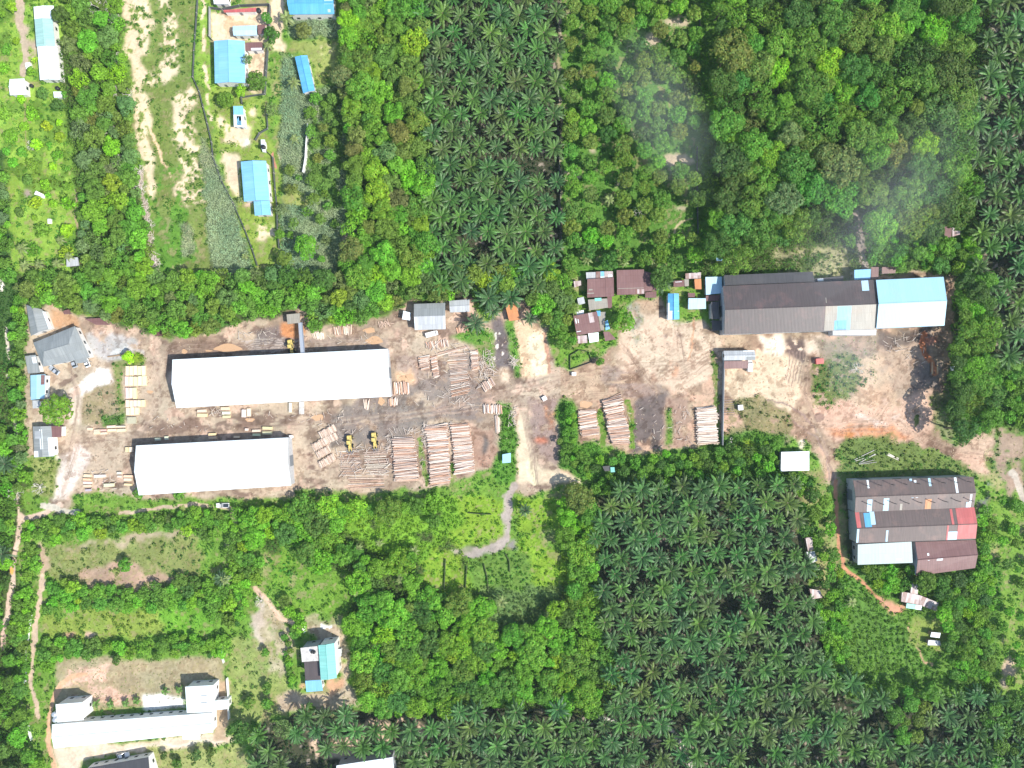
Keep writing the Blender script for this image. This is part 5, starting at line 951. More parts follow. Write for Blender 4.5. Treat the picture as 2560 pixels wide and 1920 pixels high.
CL_AT = lambda x, y: CLS[min(NY-1, max(0, int(((960-y)*S-Y0)/CELL))), min(NX-1, max(0, int(((x-1280)*S-X0)/CELL)))]
TREES = []; GRID = {}
def addtree(x, y, r, h, kind, col, reg, pack=.78, force=False):
    if not force:
        g = (int(x//90), int(y//90))
        for i in (-1, 0, 1):
            for j in (-1, 0, 1):
                for (u, v, q) in GRID.get((g[0]+i, g[1]+j), ()):
                    if math.hypot(u-x, v-y) < (q+r)*pack: return False
        if near_keep(x, y, r*.8): return False
        for a in range(6):
            if CL_AT(x+.7*r*math.cos(a*1.05), y+.7*r*math.sin(a*1.05)) in (1, 2, 3, 4, 5): return False
    GRID.setdefault((int(x//90), int(y//90)), []).append((x, y, r)); TREES.append(dict(x=x, y=y, r=r, h=h, kind=kind, col=col, reg=reg)); return True
def scatter(poly, n, rr, hr, kinds, cols, reg, pack=.78, holes=()):
    pts = P(poly); xs = [p[0] for p in pts]; ys = [p[1] for p in pts]; hs = [P(h) for h in holes]
    for big in range(n):
        f = big/n; r = rr[1]+(rr[0]-rr[1])*min(1, f*1.25); r *= rnd.uniform(.85, 1.15)
        x, y = rnd.uniform(min(xs), max(xs)), rnd.uniform(min(ys), max(ys))
        if not inpoly(x, y, pts) or any(inpoly(x, y, h) for h in hs): continue
        addtree(x, y, r, rnd.uniform(*hr)*(.7+.3*r/rr[1]), rnd.choices(list(kinds), kinds.values())[0], rnd.choices(list(cols), cols.values())[0], reg, pack)
one = lambda x, y, r, h, kind, col, reg: addtree(x, y, r, h, kind, col, reg, force=True)
# trees told apart in the photograph (x, y, crown radius in picture pixels, height in metres)
one(141,1021,43,8,'lumpy','bright green','on the pale dirt left of the lumber rows'); one(150,36,20,7,'round','dark green','over the top of the long upper left house'); one(144,262,16,5,'round','dark green','below the small white hut'); one(108,233,18,4.5,'lumpy','mid green','between the cottage and the small white hut')
one(563,248,22,5.5,'round','mid green','left of the walled compound'); one(601,227,17,4.5,'lumpy','yellow green','below the big pale blue roof'); one(640,200,25,5.5,'round','mid green','at the lower right corner of the big pale blue roof'); one(677,87,20,5.5,'round','dark green','beside the maroon courtyard roof')
one(618,150,13,6.5,'airy','grey green','over the right edge of the big pale blue roof'); one(758,75,20,6,'round','brownish green','in the silver grass at the top'); one(668,45,13,5,'round','mid green','at the sandy lane'); one(680,275,18,5,'airy','grey green','left of the silver grass')
one(765,617,34,9,'lumpy','bright green','left end of the trees above the red-lined plot') ; TREES[-1]['reg'] = 'at the lower end of the silver grass'
one(712,648,24,7,'lumpy','olive green','below the long fence of the compounds'); one(1018,217,28,12,'lumpy','brownish green','left of the upper plantation'); one(895,340,24,12,'lumpy','brownish green','left of the upper plantation'); one(1000,330,30,11,'lumpy','brownish green','left of the upper plantation')
one(1560,802,34,7,'lumpy','bright green','in the yard of the brown houses'); one(1585,690,30,8,'round','dark green','above the wide brown house'); TREES[-1]['x'] = 1655; GRID.setdefault((18, 7), []).append((1655, 695, 26))
one(2314,1455,28,7,'round','mid green','at the foot of the dark brown gable roof'); one(594,1831,31,8,'round','dark green','right of the lower left school'); one(707,1822,25,9,'airy','grey green','among the palms left of the bottom white roof'); one(1960,255,24,14,'lumpy','bright green','x'); TREES[-1]['reg'] = 'in the right forest'
for x, y, r, c in ((663,1632,10,'mid green'),(667,1722,13,'mid green'),(623,1758,15,'mid green'),(668,1760,15,'mid green'),(776,1767,11,'mid green'),(303,1851,6,'dark green'),(343,1849,5,'dark green'),(375,1847,6,'dark green'),(410,1845,5,'dark green'),(409,1889,9,'dark green'),(489,1888,13,'dark green'),(441,1910,12,'dark green'),(525,1880,11,'dark green'),(290,1650,11,'dark green'),(312,1412,17,'mid green'),(447,1238,15,'mid green'),(348,1232,14,'mid green'),(2420,1630,28,'mid green'),(322,893,14,'lime green'),(1500,905,10,'mid green')):
    one(x, y, r, 1.6+r*.16, 'round', c, 'standing alone')
# orchard
for i in range(-2, 15):
    for j in range(-2, 13):
        x = 1440+j*24*1.0+rnd.uniform(-7,7); y = 12+i*46+(23 if j % 2 else 0)+rnd.uniform(-8,8)
        x = 1430+j*44+rnd.uniform(-6,6); 
        if j > 7 or j < 0: continue
        if y > 660 or any(inpoly(x, y, P(h)) for h in ("1650,200 1690,200 1690,270 1650,270","1490,470 1550,460 1560,540 1500,550","1690,375 1740,375 1740,415 1690,415","1670,35 1740,35 1740,65 1670,65","1690,500 1740,500 1740,590 1680,590")): continue
        if rnd.random() < .05 or near_keep(x, y, 22) or CL_AT(x, y): continue
        addtree(x, y, rnd.uniform(19, 25), rnd.uniform(6.0, 8), rnd.choice(['round','round','round','lumpy']), rnd.choices(['olive green','mid green','dark green','bright green'], [4,4,2,1])[0], 'in the orchard', .80, force=True)
FC = {'dark green':5,'mid green':6,'bright green':2.5,'olive green':2.5,'grey green':1,'bluish green':2,'yellow green':.8,'brownish green':.4}
scatter("1805,-60 2440,-60 2400,120 2410,300 2440,480 2400,560 2200,610 2130,640 2110,520 1950,600 1790,690 1795,380", 5200, (20, 52), (10, 15), {'lumpy':6,'flat':2,'airy':1}, FC, 'in the right forest', .60, ("2120,520 2170,520 2175,680 2130,680",))
scatter("2170,590 2350,540 2440,600 2450,690 2180,690", 500, (10, 22), (4, 8), {'lumpy':4,'airy':1}, {'mid green':3,'bright green':3,'bluish green':1}, 'between the factory and the right forest', .7)
GC = {'bright green':6,'mid green':4,'olive green':3,'yellow green':3,'brownish green':.8,'grey green':1,'dark green':.3}
scatter("850,-60 1085,-60 1040,120 1060,330 1075,500 1075,700 870,700 880,560 868,400 855,200", 3600, (15, 34), (7, 10.5), {'lumpy':5,'flat':2,'airy':1}, GC, 'left of the upper plantation', .60)
scatter("160,-60 300,-60 300,120 325,160 330,400 360,560 400,700 200,700 205,450 180,200", 2600, (12, 27), (4.5, 7), {'flat':3,'lumpy':3,'airy':3}, {'mid green':4,'olive green':3,'grey green':5,'bright green':2,'yellow green':1.2}, 'right of the left gardens', .68)
scatter("72,690 1440,680 1430,800 1380,820 1310,740 1180,740 1120,752 1030,752 985,775 900,800 790,820 750,770 700,770 640,815 560,812 520,828 440,850 350,820 290,806 200,780 72,760", 6500, (13, 27), (5, 9), {'flat':4,'lumpy':3,'airy':2}, {'mid green':5,'bright green':4,'olive green':4,'grey green':2.5,'dark green':.6,'yellow green':.8}, 'above the timber yard', .60)
scatter("2385,690 2470,690 2475,900 2478,1050 2440,1080 2420,1105 2385,1100 2365,1040 2368,950 2392,880 2380,800", 1600, (15, 34), (9, 14), {'lumpy':6}, {'dark green':5,'mid green':4,'bright green':2}, 'right of the yard', .60)
scatter("-80,1080 40,1080 30,1240 45,1260 20,1420 0,1620 30,1650 60,1700 60,1800 100,1900 100,1980 -80,1980", 1500, (12, 26), (4, 8), {'lumpy':5,'airy':1}, {'mid green':5,'bright green':3,'dark green':1}, 'along the left edge', .7)
scatter("-80,400 15,420 30,700 62,700 66,1240 30,1240 30,690 -80,690", 1800, (10, 20), (3.5, 7), {'lumpy':5,'airy':1}, {'mid green':5,'bright green':3,'grey green':1}, 'along the left edge', .7); scatter("45,700 68,700 66,1200 50,1200", 300, (9, 15), (3, 5), {'lumpy':1}, {'mid green':1,'bright green':1}, 'along the left edge', .7)
scatter("0,-60 160,-60 165,380 190,560 170,650 30,650 10,300", 420, (9, 20), (2.5, 5), {'lumpy':5,'airy':2}, {'yellow green':5,'lime green':3,'bright green':3,'olive green':1}, 'in the left gardens', 1.15)
SC = {'bright green':8,'mid green':5,'yellow green':1.0,'dark green':.5,'olive green':.6,'bluish green':.7}
scatter("580,1275 850,1265 1100,1255 1100,1290 1070,1340 1030,1400 1030,1490 1200,1510 1260,1560 1420,1490 1440,1390 1405,1330 1410,1245 1480,1240 1490,1500 1530,1700 1500,1775 1240,1755 1000,1785 930,1775 885,1690 880,1570 900,1500 850,1420 760,1400 700,1330 620,1350 600,1300", 7000, (13, 36), (3.6, 7.5), {'flat':6,'lumpy':3,'airy':.6}, SC, 'in the woods below the yard', .60,
  ("840,1285 1080,1265 1070,1380 960,1400 860,1370","930,1440 1010,1420 1020,1490 950,1500","820,1400 880,1390 880,1450 830,1450","1190,1480 1390,1480 1390,1560 1220,1580"))
for s in ("60,1300 110,1290 210,1295 320,1300 500,1275 575,1290 590,1330 500,1340 400,1320 240,1335 130,1350 60,1340","60,1350 100,1380 85,1440 75,1560 65,1700 40,1640 25,1560 60,1440","105,1450 220,1460 320,1478 460,1450 560,1470 620,1500 600,1560 480,1530 330,1520 200,1515 105,1530","105,1600 250,1600 340,1625 460,1590 560,1600 560,1640 440,1640 300,1640 180,1660 110,1700","575,1340 660,1400 640,1460 600,1520 560,1480","700,1490 760,1560 740,1590 715,1540","2440,1270 2480,1270 2475,1700 2400,1700 2420,1500","2150,1420 2290,1420 2270,1480 2200,1470","2100,1420 2130,1500 2110,1560 2090,1480","2060,1500 2110,1560 2120,1720 2070,1700"):
    scatter(s, 900, (8, 19), (2.0, 4.0), {'flat':5,'lumpy':2,'airy':.5}, {'mid green':5,'bright green':4,'dark green':1,'yellow green':.8}, 'in the hedges between the lower fields' if int(s.split(',')[0]) < 1500 else 'around the garden below the brick factory', .68)
scatter("2300,1440 2440,1430 2470,1700 2380,1700 2360,1550", 700, (10, 24), (4, 7), {'lumpy':5}, {'mid green':4,'dark green':2,'bright green':2}, 'around the garden below the brick factory', .7)
scatter("1990,1220 2080,1220 2100,1500 2120,1720 2070,1690 2030,1480", 800, (10, 22), (4, 8), {'lumpy':5}, {'mid green':4,'bright green':3,'dark green':2}, 'between the lower plantation and the brick factory', .7)
scatter("2200,1720 2330,1730 2300,1850 2240,1850", 200, (14, 26), (7, 10), {'lumpy':5}, {'olive green':2,'mid green':3}, 'among the palms at the lower right', .75); scatter("2440,1790 2600,1700 2640,1980 2500,1980", 400, (14, 26), (6, 9), {'lumpy':5}, {'mid green':3,'dark green':2}, 'at the lower right corner', .75)
scatter("1460,1150 1700,1130 1950,1100 1950,1180 2030,1195 2030,1215 1480,1240", 900, (8, 17), (2.5, 4.5), {'lumpy':5}, {'mid green':4,'dark green':2,'bright green':2}, 'in the thicket below the log stacks', .72); scatter("1385,1060 1445,1000 1450,1120 1480,1180 1400,1160", 300, (8, 15), (2.5, 4), {'lumpy':5}, {'bright green':2,'mid green':3}, 'in the thicket below the log stacks', .72)
scatter("2480,930 2620,930 2620,1080 2480,1060", 300, (9, 20), (3, 6), {'lumpy':5}, {'bright green':2,'mid green':3}, 'at the right edge beyond the yard', .8); scatter("2500,1230 2640,1300 2640,1720 2500,1700", 120, (8, 20), (2.5, 5), {'lumpy':5}, {'bright green':2,'mid green':3}, 'at the right edge beyond the yard', 1.1)
scatter("700,430 860,400 860,680 760,690 700,600", 160, (10, 20), (3, 6), {'lumpy':4,'airy':2}, {'mid green':3,'grey green':2,'olive green':1}, 'in the silver grass', 1.0); scatter("760,240 850,230 850,400 780,400", 160, (9, 17), (3, 5), {'lumpy':3}, {'mid green':3,'olive green':2}, 'in the silver grass', .9)
scatter("1390,700 1450,690 1440,870 1385,860", 260, (9, 18), (4, 6), {'lumpy':3}, {'mid green':3,'bright green':2}, 'left of the brown houses', .72)
scatter("708,1590 722,1595 740,1735 730,1740", 300, (6, 10), (1.6, 2.6), {'flat':3,'lumpy':1}, {'mid green':3,'bright green':2}, 'in the hedge left of the villa', .7)
for t_ in TREES: t_['rw'] = t_['r']*S
def infr(t_, m=0): return -m < t_['x'] < 2560+m and -m < t_['y'] < 1920+m
cand = sorted([t_ for t_ in TREES if infr(t_) ], key=lambda q: -q['r']-(100 if q['reg'] in ('standing alone','in the orchard') else 0)); indiv = cand[:300]; rest = [t_ for t_ in TREES if not any(t_ is q for q in indiv)]
print('trees', len(TREES), 'individual', len(indiv))
def sizeof(rw): return min(SIZES, key=lambda s: abs(math.log(s/rw)))
for k, t_ in enumerate(TREES): t_['key'] = (t_['kind'], sizeof(t_['rw']), k % (3 if sizeof(t_['rw']) > 2 else 2)); t_['c'] = tuple(v*rnd.uniform(.85, 1.18) for v in PAL[t_['col']]); t_['rot'] = rnd.uniform(0, 6.28)
def word(t_):
    s = t_['rw']; sz = 'very broad' if s > 6 else 'broad' if s > 4.5 else 'medium' if s > 3 else 'small'
    return f"{sz} {t_['col']} {'airy' if t_['kind'] == 'airy' else 'round' if t_['kind'] == 'round' else 'leafy'} tree {t_['reg']}"
lab = {}
for t_ in indiv: lab.setdefault(word(t_), []).append(t_)
for w_, ts in lab.items():
    ts.sort(key=lambda q: q['x'])
    for i, t_ in enumerate(ts): t_['label'] = w_ if len(ts) == 1 else f"{w_}, {ordn(i)} from the left"
for t_ in indiv:
    me, hc = crown_me(t_['key']); s = t_['rw']/t_['key'][1]; ch = hc*s; h = max(t_['h'], ch*1.05+.4); p = W(t_['x'], t_['y'], h*.85)
    root = thing('broadleaf_tree', t_['label'], 'tree', (p.x, p.y, 0), t_['rot'], 'broadleaf trees'); o = link('crown', me, None, root, (0, 0, h-ch*1.02), color=t_['c']); o.scale = (s, s, s)
    tr = link('trunk', TRUNKS[int(t_['x']) % 4], None, root); hh = h-ch*.55; tr.scale = (max(hh, t_['rw']), max(hh, t_['rw']), hh)
def merge_leaves(name, items, label, mat):
    Vs, Cs = [], []
    for (arr, tone, s, rot, pos, col) in items:
        c_, s_ = math.cos(rot), math.sin(rot); Rm = np.array([[c_, -s_, 0], [s_, c_, 0], [0, 0, 1]])
        Vs.append((arr*s) @ Rm.T + np.array(pos)); Cs.append(tone[:, None]*np.array(col))
    tag(link(name, quads(name, np.concatenate(Vs), np.concatenate(Cs)), mat), label, kind='stuff'); print(name, sum(map(len, Vs)))
it = []
for t_ in rest:
    arr, tone, hc, _ = crown_var(*t_['key']); s = t_['rw']/t_['key'][1]; h = max(t_['h'], hc*s*1.02+.2); p = W(t_['x'], t_['y'], h*.85); it.append((arr, tone, s, t_['rot'], (p.x, p.y, h-hc*s*1.02), t_['c']))
merge_leaves('smaller_trees', it, 'smaller trees and tall shrubs filling the belts, hedges and woods', M['leaf'])

# palms
def palm_arrays(seed, n=28, Lf=3.9, droop=.34, wid=.46, up=1.15, segs=7):
    r = np.random.default_rng(seed); Vs, Ts = [], []
    for i in range(n):
        az = i*2.39996+r.uniform(-.2, .2); f = (i+.5)/n; el = up*(1-f)**.8+r.uniform(-.08, .08)-.08; L = Lf*r.uniform(.82, 1.12)*(.72+.28*min(1, f*1.6)); pts = []
        for k in range(segs+1):
            t = k/segs; rr = L*t*math.cos(el)*(1-.08*t); z = L*t*math.sin(el)-droop*L*t*t*(.55+.6*f); pts.append((rr, z))
        d = np.array([math.cos(az), math.sin(az), 0]); sdw = np.array([-math.sin(az), math.cos(az), 0]); tone = r.uniform(.72, 1.25)*(1.12-.25*f); yel = r.random() < .09
        for k in range(segs):
            (r0, z0), (r1, z1) = pts[k], pts[k+1]; t0, t1 = k/segs, (k+1)/segs; w0 = wid*math.sin(math.pi*min(1, .12+.84*t0))**.7; w1 = wid*math.sin(math.pi*min(.995, .12+.84*t1))**.7
            for sg in (-1, 1):
                for q in range(2):   # two leaflet bundles per step, swept forward
                    u0, u1 = q/2, (q+.86)/2; a = d*(r0+(r1-r0)*u0); b = d*(r0+(r1-r0)*u1); a = a+[0, 0, z0+(z1-z0)*u0]; b = b+[0, 0, z0+(z1-z0)*u1]; wa = (w0+(w1-w0)*u0)*r.uniform(.8, 1.15); dp = -.30*wa+r.uniform(-.08, .08)
                    e1 = b+sdw*sg*wa+d*.35*wa*1.2+[0, 0, dp]; e0 = a+sdw*sg*wa*.95+d*.35*wa+[0, 0, dp]
                    Vs.append([a, b, e1, e0]); Ts.append(tone*r.uniform(.85, 1.15)*(1.5 if yel else 1))
    return np.array(Vs), np.array(Ts)
PAR = [palm_arrays(100+i, n=24+i % 3*3, Lf=(5.3, 5.6, 5.0, 5.8, 5.3, 4.8)[i], up=(1.0, .9, 1.05, .95, .85, 1.05)[i]) for i in range(6)]
def tone3(T, tint=(1, 1, 1)): return T[:, None]*np.array(tint)
PME = [quads('crown', a, tone3(t)) for a, t in PAR]
for m_ in PME: m_.materials.append(M['frond'])
def ptrunk(seed, r0=.26, hook=True):
    mb = MB(); r = random.Random(seed); rings = []
    for k in range(9):
        z = k/8; rr = r0*(1.25-.35*z+(.12 if k % 2 else 0)); rings.append([(rr*math.cos(a)+.15*math.sin(z*2+seed)*z, rr*math.sin(a), z) for a in [2*math.pi*i/8 for i in range(8)]])
    mb.loft(rings); me = mb.mesh('trunk'); me.materials.append(M['bark']); return me
PTR = [ptrunk(0), ptrunk(1), ptrunk(2, .15)]
PALMS = []
def plant(poly, reg, dx=46, dy=40, skew=.0, x0=0, y0=0, hr=(5.5, 8), holes=(), drop=.05, phase=0):
    pts = P(poly); hs = [P(h) for h in holes]; xs = [p[0] for p in pts]; ys = [p[1] for p in pts]; row = 0; j = -1
    ny = int((max(ys)-min(ys))/dy)+2; nx = int((max(xs)-min(xs))/dx)+2
    for j in range(ny):
        cells = []
        for i in range(-1, nx):
            x = min(xs)+x0+i*dx+(dx/2 if j % 2 else 0)+rnd.uniform(-6, 6); y = min(ys)+y0+j*dy+rnd.uniform(-6, 6)+skew*i
            if not inpoly(x, y, pts) or any(inpoly(x, y, h) for h in hs) or near_keep(x, y, 12) or CL_AT(x, y) in (2, 5) or rnd.random() < drop or not (-70 < x < 2630 and -70 < y < 1990): continue
            cells.append((x, y))
        vis = [c for c in cells if 0 < c[0] < 2560 and 0 < c[1] < 1920]
        if vis: row += 1
        vis.sort()
        for c in cells: PALMS.append(dict(x=c[0], y=c[1], h=rnd.uniform(*hr), reg=reg, row=row if c in vis else 0, k=vis.index(c) if c in vis else -1))
plant(NP, 'the upper plantation', 47, 42); plant(EP, 'the upper right plantation', 50, 44, x0=14); 
plant(SP, 'the lower plantation', 48, 42, skew=-1.2, holes=("700,1838 800,1838 800,1960 700,1960","2200,1720 2330,1730 2300,1850 2240,1850","640,1780 760,1780 760,1830 640,1830"))
GRIDP = PALMS
vis = [p for p in PALMS if p['row']]
print('palms', len(PALMS), 'in view', len(vis)); vis.sort(key=lambda p: math.hypot(p['x']-1280, p['y']-960)); iv = vis[:300]; ids_ = set(id(p) for p in iv)
def palm_thing(p, name, cat, grp, label, var, scale=1.0, col=(.075,.135,.045), tr=None):
    w = W(p['x'], p['y'], p['h']); root = thing(name, label, cat, (w.x, w.y, 0), rnd.uniform(0, 6.28), grp)
    o = link('crown', var, None, root, (0, 0, p['h']-.2), color=col); o.scale = (scale,)*3; t2 = link('trunk', tr or PTR[int(p['x']) % 2], None, root); t2.scale = (1, 1, p['h'])
PC = lambda: tuple(v*rnd.uniform(.85, 1.2) for v in rnd.choice([(.066,.148,.034),(.058,.138,.036),(.085,.162,.036)]))
for p in iv:
    palm_thing(p, 'oil_palm', 'oil palm', 'oil palms of the plantations', f"oil palm, {ordn(p['k'])} from the left in the {ordn(p['row']-1)} row of {p['reg']}", PME[rnd.randrange(6)], rnd.uniform(.78, 1.18), PC())
it = []
for p in PALMS:
    if id(p) in ids_: continue
    a, t = PAR[rnd.randrange(6)]; w = W(p['x'], p['y'], p['h']); it.append((a, t, rnd.uniform(.78, 1.18), rnd.uniform(0, 6.28), (w.x, w.y, p['h']-.2), PC()))
merge_leaves('outer_oil_palms', it, 'outermost oil palms of the three plantations', M['frond'])
CA = [palm_arrays(200+i, n=15, Lf=3.0, droop=.7, wid=.34, up=.9) for i in range(2)]; CM = [quads('crown', a, tone3(t)) for a, t in CA]; BA = palm_arrays(300, n=9, Lf=2.2, droop=.5, wid=.5, up=1.0); BM_ = quads('crown', BA[0], tone3(BA[1])); SM_ = CM[0]
for m_ in CM+[BM_]: m_.materials.append(M['frond'])
cp = [(52,620,1.1),(60,662,1.0),(95,660,.9),(140,658,.9),(1524,498,1.05),(836,1296,1.1),(952,1283,1.0),(895,1370,.75),(948,1358,.75),(1252,1506,1.15),(1735,640,1.1),(1468,650,.9),(1560,655,.9),(1632,652,.9),(1436,770,1.0),(1034,1378,.9),(1005,1440,.9),(714,42,1.3),(668,112,.8),(732,205,1.1),(728,420,.7),(2130,1505,1.0),(2310,505,.9),(2345,515,.8),(735,345,.8),(610,640,.6),(600,500,.6),(293,1352,.5),(887,1480,.9),(1000,1450,.8),(720,1310,.8),(560,1450,1.0),(148,600,.8),(170,640,.8)]
cp.sort()
for i, (x, y, s) in enumerate(cp): palm_thing(dict(x=x, y=y, h=5.5*min(s, 1)), 'coconut_palm', 'palm', 'scattered slender palms', f"slender pale palm in the gardens and thickets, {ordn(i)} of these from the left", CM[i % 2], s, (.20,.26,.08), PTR[2])
bp = [(237,1762),(275,1761),(313,1760),(341,1753),(411,1730),(447,1726),(634,1610),(700,1585)]
for i, (x, y) in enumerate(bp[:6]): palm_thing(dict(x=x, y=y, h=2.2), 'young_palm', 'young palm', 'young palms above the school', f"young palm above the lower left school, {ordn(i)} from the left", BM_, .9, (.10,.2,.04), PTR[2])
for i, (x, y, s) in enumerate(((1175,815,1.5),(1235,790,1.2),(1610,700,1.4),(20,1150,1.5),(2,1375,1.6),(545,1450,1.1),(1225,770,1.1))): palm_thing(dict(x=x, y=y, h=5.5), 'oil_palm', 'oil palm', 'lone oil palms', f"lone dark oil palm outside the plantations, {ordn(i)} from the left", PME[i % 6], s*.85, (.06,.115,.05)) if False else None
lone = sorted(((1188,808,1.15),(1232,775,.95),(1657,707,1.05),(10,1160,1.2),(4,1385,1.2),(552,1447,.9),(1325,795,.9),(1312,1275,.8)))
for i, (x, y, s) in enumerate(lone): palm_thing(dict(x=x, y=y, h=5), 'oil_palm', 'oil palm', 'lone oil palms outside the plantations', f"lone dark oil palm outside the plantations, {ordn(i)} of these from the left", PME[i % 6], s*.8, (.065,.125,.05))
# dead trees
def bare(seed):
    r = random.Random(seed); mb = MB()
    def br(p, d, L, w, k):
        q = p+d*L; mb.tube(p, q, w, w*.6, 5, False)
        if k: 
            for _ in range(3 if k > 1 else 4): br(q, (d+Vector((r.uniform(-.9,.9), r.uniform(-.9,.9), r.uniform(-.3,.4)))).normalized(), L*r.uniform(.5,.8), w*.6, k-1)
    br(Vector((0,0,0)), Vector((0,0,1)), 1.6, .16, 0)
    for i in range(7): a = i*.9+r.random()*.4; br(Vector((0,0,1.5)), Vector((math.cos(a), math.sin(a), .55)).normalized(), 1.7, .12, 2)
    me = mb.mesh('branches'); me.materials.append(M['deadwood']); return me
BR = [bare(i) for i in range(3)]
for i, (x, y, s) in enumerate(sorted(((258,26,1.25),(285,45,.8),(294,142,.7),(284,229,.9),(319,233,.7),(277,333,.9),(72,362,.6),(290,400,.8),(345,425,.7),(350,470,.8),(372,560,.7),(385,655,.8),(95,1220,.8),(42,1232,.9),(1599,528,.9),(650,1505,.7),(2145,922,.8),(740,733+20,.9)))):
    p = W(x, y, 3); o = link('dead_tree', BR[i % 3], None, None, (p.x, p.y, 1.2 if s > .8 else .4), rnd.uniform(0, 6)); o.scale = (s,)*3; tag(o, f"bare whitish dead tree, {ordn(i)} of these from the left", 'dead tree', 'bare dead trees')

# undergrowth: tufts and shrubs following the turf colours
def field(A, x, y): return A[np.clip(((y-Y0)/CELL).astype(int), 0, NY-1), np.clip(((x-X0)/CELL).astype(int), 0, NX-1)]
for q in KEEP:     # nothing grows inside the buildings
    sl = box(q, 2); x, y = PX[sl], PY[sl]; ins = np.zeros(x.shape, bool)
    for i in range(len(q)):
        (xa, ya), (xb, yb) = q[i], q[(i+1) % len(q)]
        if ya != yb: ins ^= ((ya > y) != (yb > y)) & (x < (xb-xa)*(y-ya)/(yb-ya)+xa)
    VD[sl][ins] = 0
r2 = np.random.default_rng(77)
def spread(cell, m=8): 
    xs = np.arange(-192-m, 192+m, cell); ys = np.arange(-144-m, 144+m, cell); a, b = np.meshgrid(xs, ys); a = a.ravel()+r2.uniform(0, cell, a.size); b = b.ravel()+r2.uniform(0, cell, b.size); return a, b
NCf = lambda x, y: field(NC, x, y)
x, y = spread(.95); d = field(VD, x, y); h = field(VH, x, y); k = (r2.random(x.size) < d*.80) & (d > .15); x, y, h, d = x[k], y[k], h[k], d[k]; vc = field(VC, x, y); h = np.minimum(h, 1)
c = np.stack([x, y, h*r2.uniform(.15, .6, x.size)], 1); c = np.repeat(c, 2, 0)+r2.normal(size=(2*x.size, 3))*[.3, .3, .05]; c[:, 2] = np.abs(c[:, 2])+.03
nn = r2.normal(size=c.shape)*.5+[0, 0, 1]; sz = r2.uniform(.18, .42, len(c)); tuft = leaves(c, nn, sz, r2, .42); tc = np.repeat(vc, 2, 0)*r2.uniform(.65, 1.3, (len(c), 1)); tuft_h = np.repeat(h, 2)
tag(link('grass_and_weeds', quads('grass_and_weeds', tuft, tc), M['blade']), 'grass, weeds and low leaves covering the unbuilt ground', kind='stuff'); print('tufts', len(tuft))
x, y = spread(1.5); d = field(VD, x, y); h = field(VH, x, y); n1 = NCf(x, y); silver = (np.abs(field(VC[..., 2], x, y)/np.maximum(field(VC[..., 1], x, y), .01)) > .55) & (h > .95)
k = (r2.random(x.size) < d*.9) & (h*(.4+.5*n1+.6*r2.random(x.size)) > .50) & ~silver; xs_, ys_, hs_ = x[k], y[k], h[k]; vc = field(VC, xs_, ys_); m = 15
rr = r2.uniform(.5, 1.15, xs_.size)*np.clip(hs_, .5, 1.3); dd = r2.normal(size=(xs_.size*m, 3)); dd /= np.linalg.norm(dd, axis=1, keepdims=True); dd[:, 2] = np.abs(dd[:, 2]); rp = np.repeat(rr, m)
base_ = np.repeat(np.stack([xs_, ys_, np.where(hs_ > 1.5, hs_*.62, hs_*.35)], 1), m, 0); cc = base_+dd*rp[:, None]*r2.uniform(.7, 1.05, (len(dd), 1)); col = np.repeat(vc*r2.uniform(.7, 1.3, (len(vc), 1)), m, 0)*r2.uniform(.75, 1.25, (len(dd), 1))
tag(link('shrubs', quads('shrubs', leaves(cc, dd+r2.normal(size=dd.shape)*.45, r2.uniform(.22, .42, len(dd)), r2), col), M['leaf']), 'dense low shrubs and creepers under and between the trees', kind='stuff'); print('shrub leaves', len(dd))
x, y = x[silver & (d > .3)], y[silver & (d > .3)]; m = 16; vc = field(VC, x, y); az = r2.uniform(0, 6.28, x.size*m); ln = r2.uniform(.8, 1.7, x.size*m); b = np.repeat(np.stack([x, y, np.zeros(x.size)+.5], 1), m, 0)+r2.normal(size=(x.size*m, 3))*[.55, .55, .25]
u = np.stack([np.cos(az), np.sin(az), np.zeros(len(az))], 1); w_ = np.stack([-np.sin(az), np.cos(az), np.zeros(len(az))], 1)*.055; tip = b+u*ln[:, None]*.62+[0, 0, .55]; mid = b+u*ln[:, None]*.3+np.array([0, 0, 1])*.62
tall = np.concatenate([np.stack([b-w_, b+w_, mid+w_*1.3, mid-w_*1.3], 1), np.stack([mid-w_*1.3, mid+w_*1.3, tip+w_*.2, tip-w_*.2], 1)]); tcl = np.repeat(vc, m, 0)*r2.uniform(.6, 1.6, (len(b), 1)); 
tag(link('tall_silver_grass', quads('tall_silver_grass', tall, np.concatenate([tcl, tcl*1.1])), M['blade']), 'silvery tall reed grass in the upper compounds', kind='stuff'); print('tall grass', len(tall))
print('objects', len(bpy.data.objects))
x, y = spread(.55); cl_ = field(CLS, x, y); n1 = NCf(x, y); k = (cl_ == 1) & (r2.random(x.size) < np.clip((n1-.42)*.9, .02, .5)) & (field(PY, x, y) > 690) & (field(PY, x, y) < 1250); x, y = x[k], y[k]
c = np.stack([x, y, np.full(x.size, .10)+r2.random(x.size)*.12], 1); pal_ = np.array([(.50,.40,.29),(.33,.25,.18),(.18,.14,.11),(.58,.48,.36),(.40,.29,.19),(.24,.19,.15)]); cc_ = pal_[r2.integers(0, 6, x.size)]*r2.uniform(.8, 1.2, (x.size, 1))
tag(link('wood_litter', quads('wood_litter', leaves(c, r2.normal(size=c.shape)*.25+[0,0,1], r2.uniform(.08, .42, len(c))**1.0, r2, .32), cc_), M['blade']), 'bark, chips and broken timber strewn over the dirt yards', kind='stuff'); print('litter', len(c))
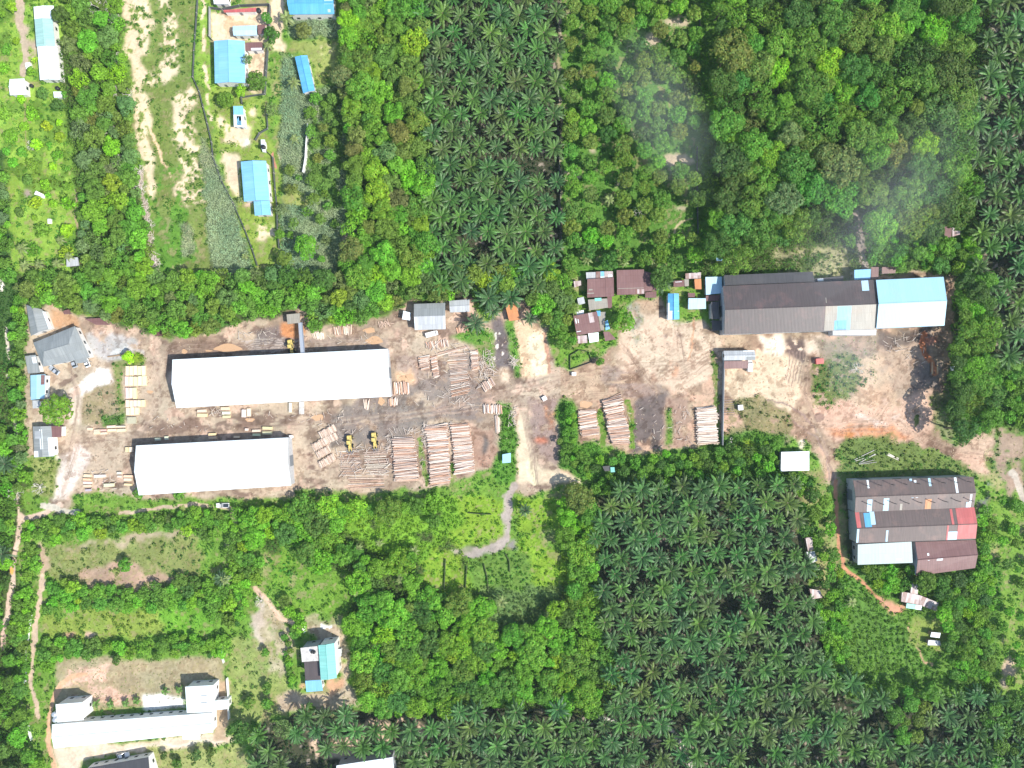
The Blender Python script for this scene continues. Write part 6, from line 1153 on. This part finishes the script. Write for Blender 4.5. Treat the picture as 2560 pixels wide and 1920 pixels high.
def smoke(x, y, z, rx, ry, rz_, k, label, rot, seed, layers=5):
    from mathutils import noise as mn
    m, n, l = nodes('thin_smoke'); v = n.new('ShaderNodeVolumePrincipled'); v.inputs['Color'].default_value = (.93, .97, 1.0, 1); v.inputs['Density'].default_value = k
    o = n.new('ShaderNodeOutputMaterial'); l.new(v.outputs[0], o.inputs['Volume']); root = None; r = random.Random(seed)
    for q in range(layers):
        sc = 1-.17*q; off = Vector((r.uniform(-.12,.12)*q, r.uniform(-.1,.1)*q, 0)); rings = []
        for j in range(21):
            ph = math.pi*(.01+.98*j/20); rings.append([])
            for i in range(32):
                a = i*math.pi/16; d = Vector((math.sin(ph)*math.cos(a), math.sin(ph)*math.sin(a), math.cos(ph))); f = sc*(1+.45*mn.noise(d*1.5+Vector((seed+q*.35,0,0)))+.18*mn.noise(d*4+Vector((0,seed+q,0)))); w = (d*f+off); rings[-1].append((w.x*rx, w.y*ry, w.z*rz_))
        mb = MB(); mb.loft(rings[::-1]); ob = mb.build('smoke' if root is None else 'inner_smoke', m, root, loc=W(x, y, z) if root is None else (0,0,0), smooth=True)
        if root is None: root = ob; ob.rotation_euler = (0, 0, rot); tag(ob, label, kind='stuff')
smoke(2130, 890, 10, 13, 20, 8, .0036, 'thin grey smoke rising from the weeds of the right yard', .2, 1); smoke(2210, 510, 26, 20, 44, 9, .0021, 'pale bluish smoke drifting over the right forest edge', -.8, 2); smoke(1655, 280, 22, 16, 32, 9, .0021, 'pale bluish smoke drifting over the orchard', .5, 3)
hm, hn, hl = nodes('air'); hv = hn.new('ShaderNodeVolumePrincipled'); hv.inputs['Color'].default_value = (.75, .88, 1.0, 1); hv.inputs['Density'].default_value = .00006
hl.new(hv.outputs[0], hn.new('ShaderNodeOutputMaterial').inputs['Volume']); hb_ = MB(); hb_.box(-4010, 4010, -4010, 4010, -2, 281); tag(hb_.build('haze', hm), 'faint bluish haze in the air between the camera and the land', kind='stuff')
scene.cycles.volume_bounces = 1
for o_ in bpy.data.objects:
    if 'label' in o_ and len(o_['label'].split()) > 16: print('LONG', o_.name, o_['label'])
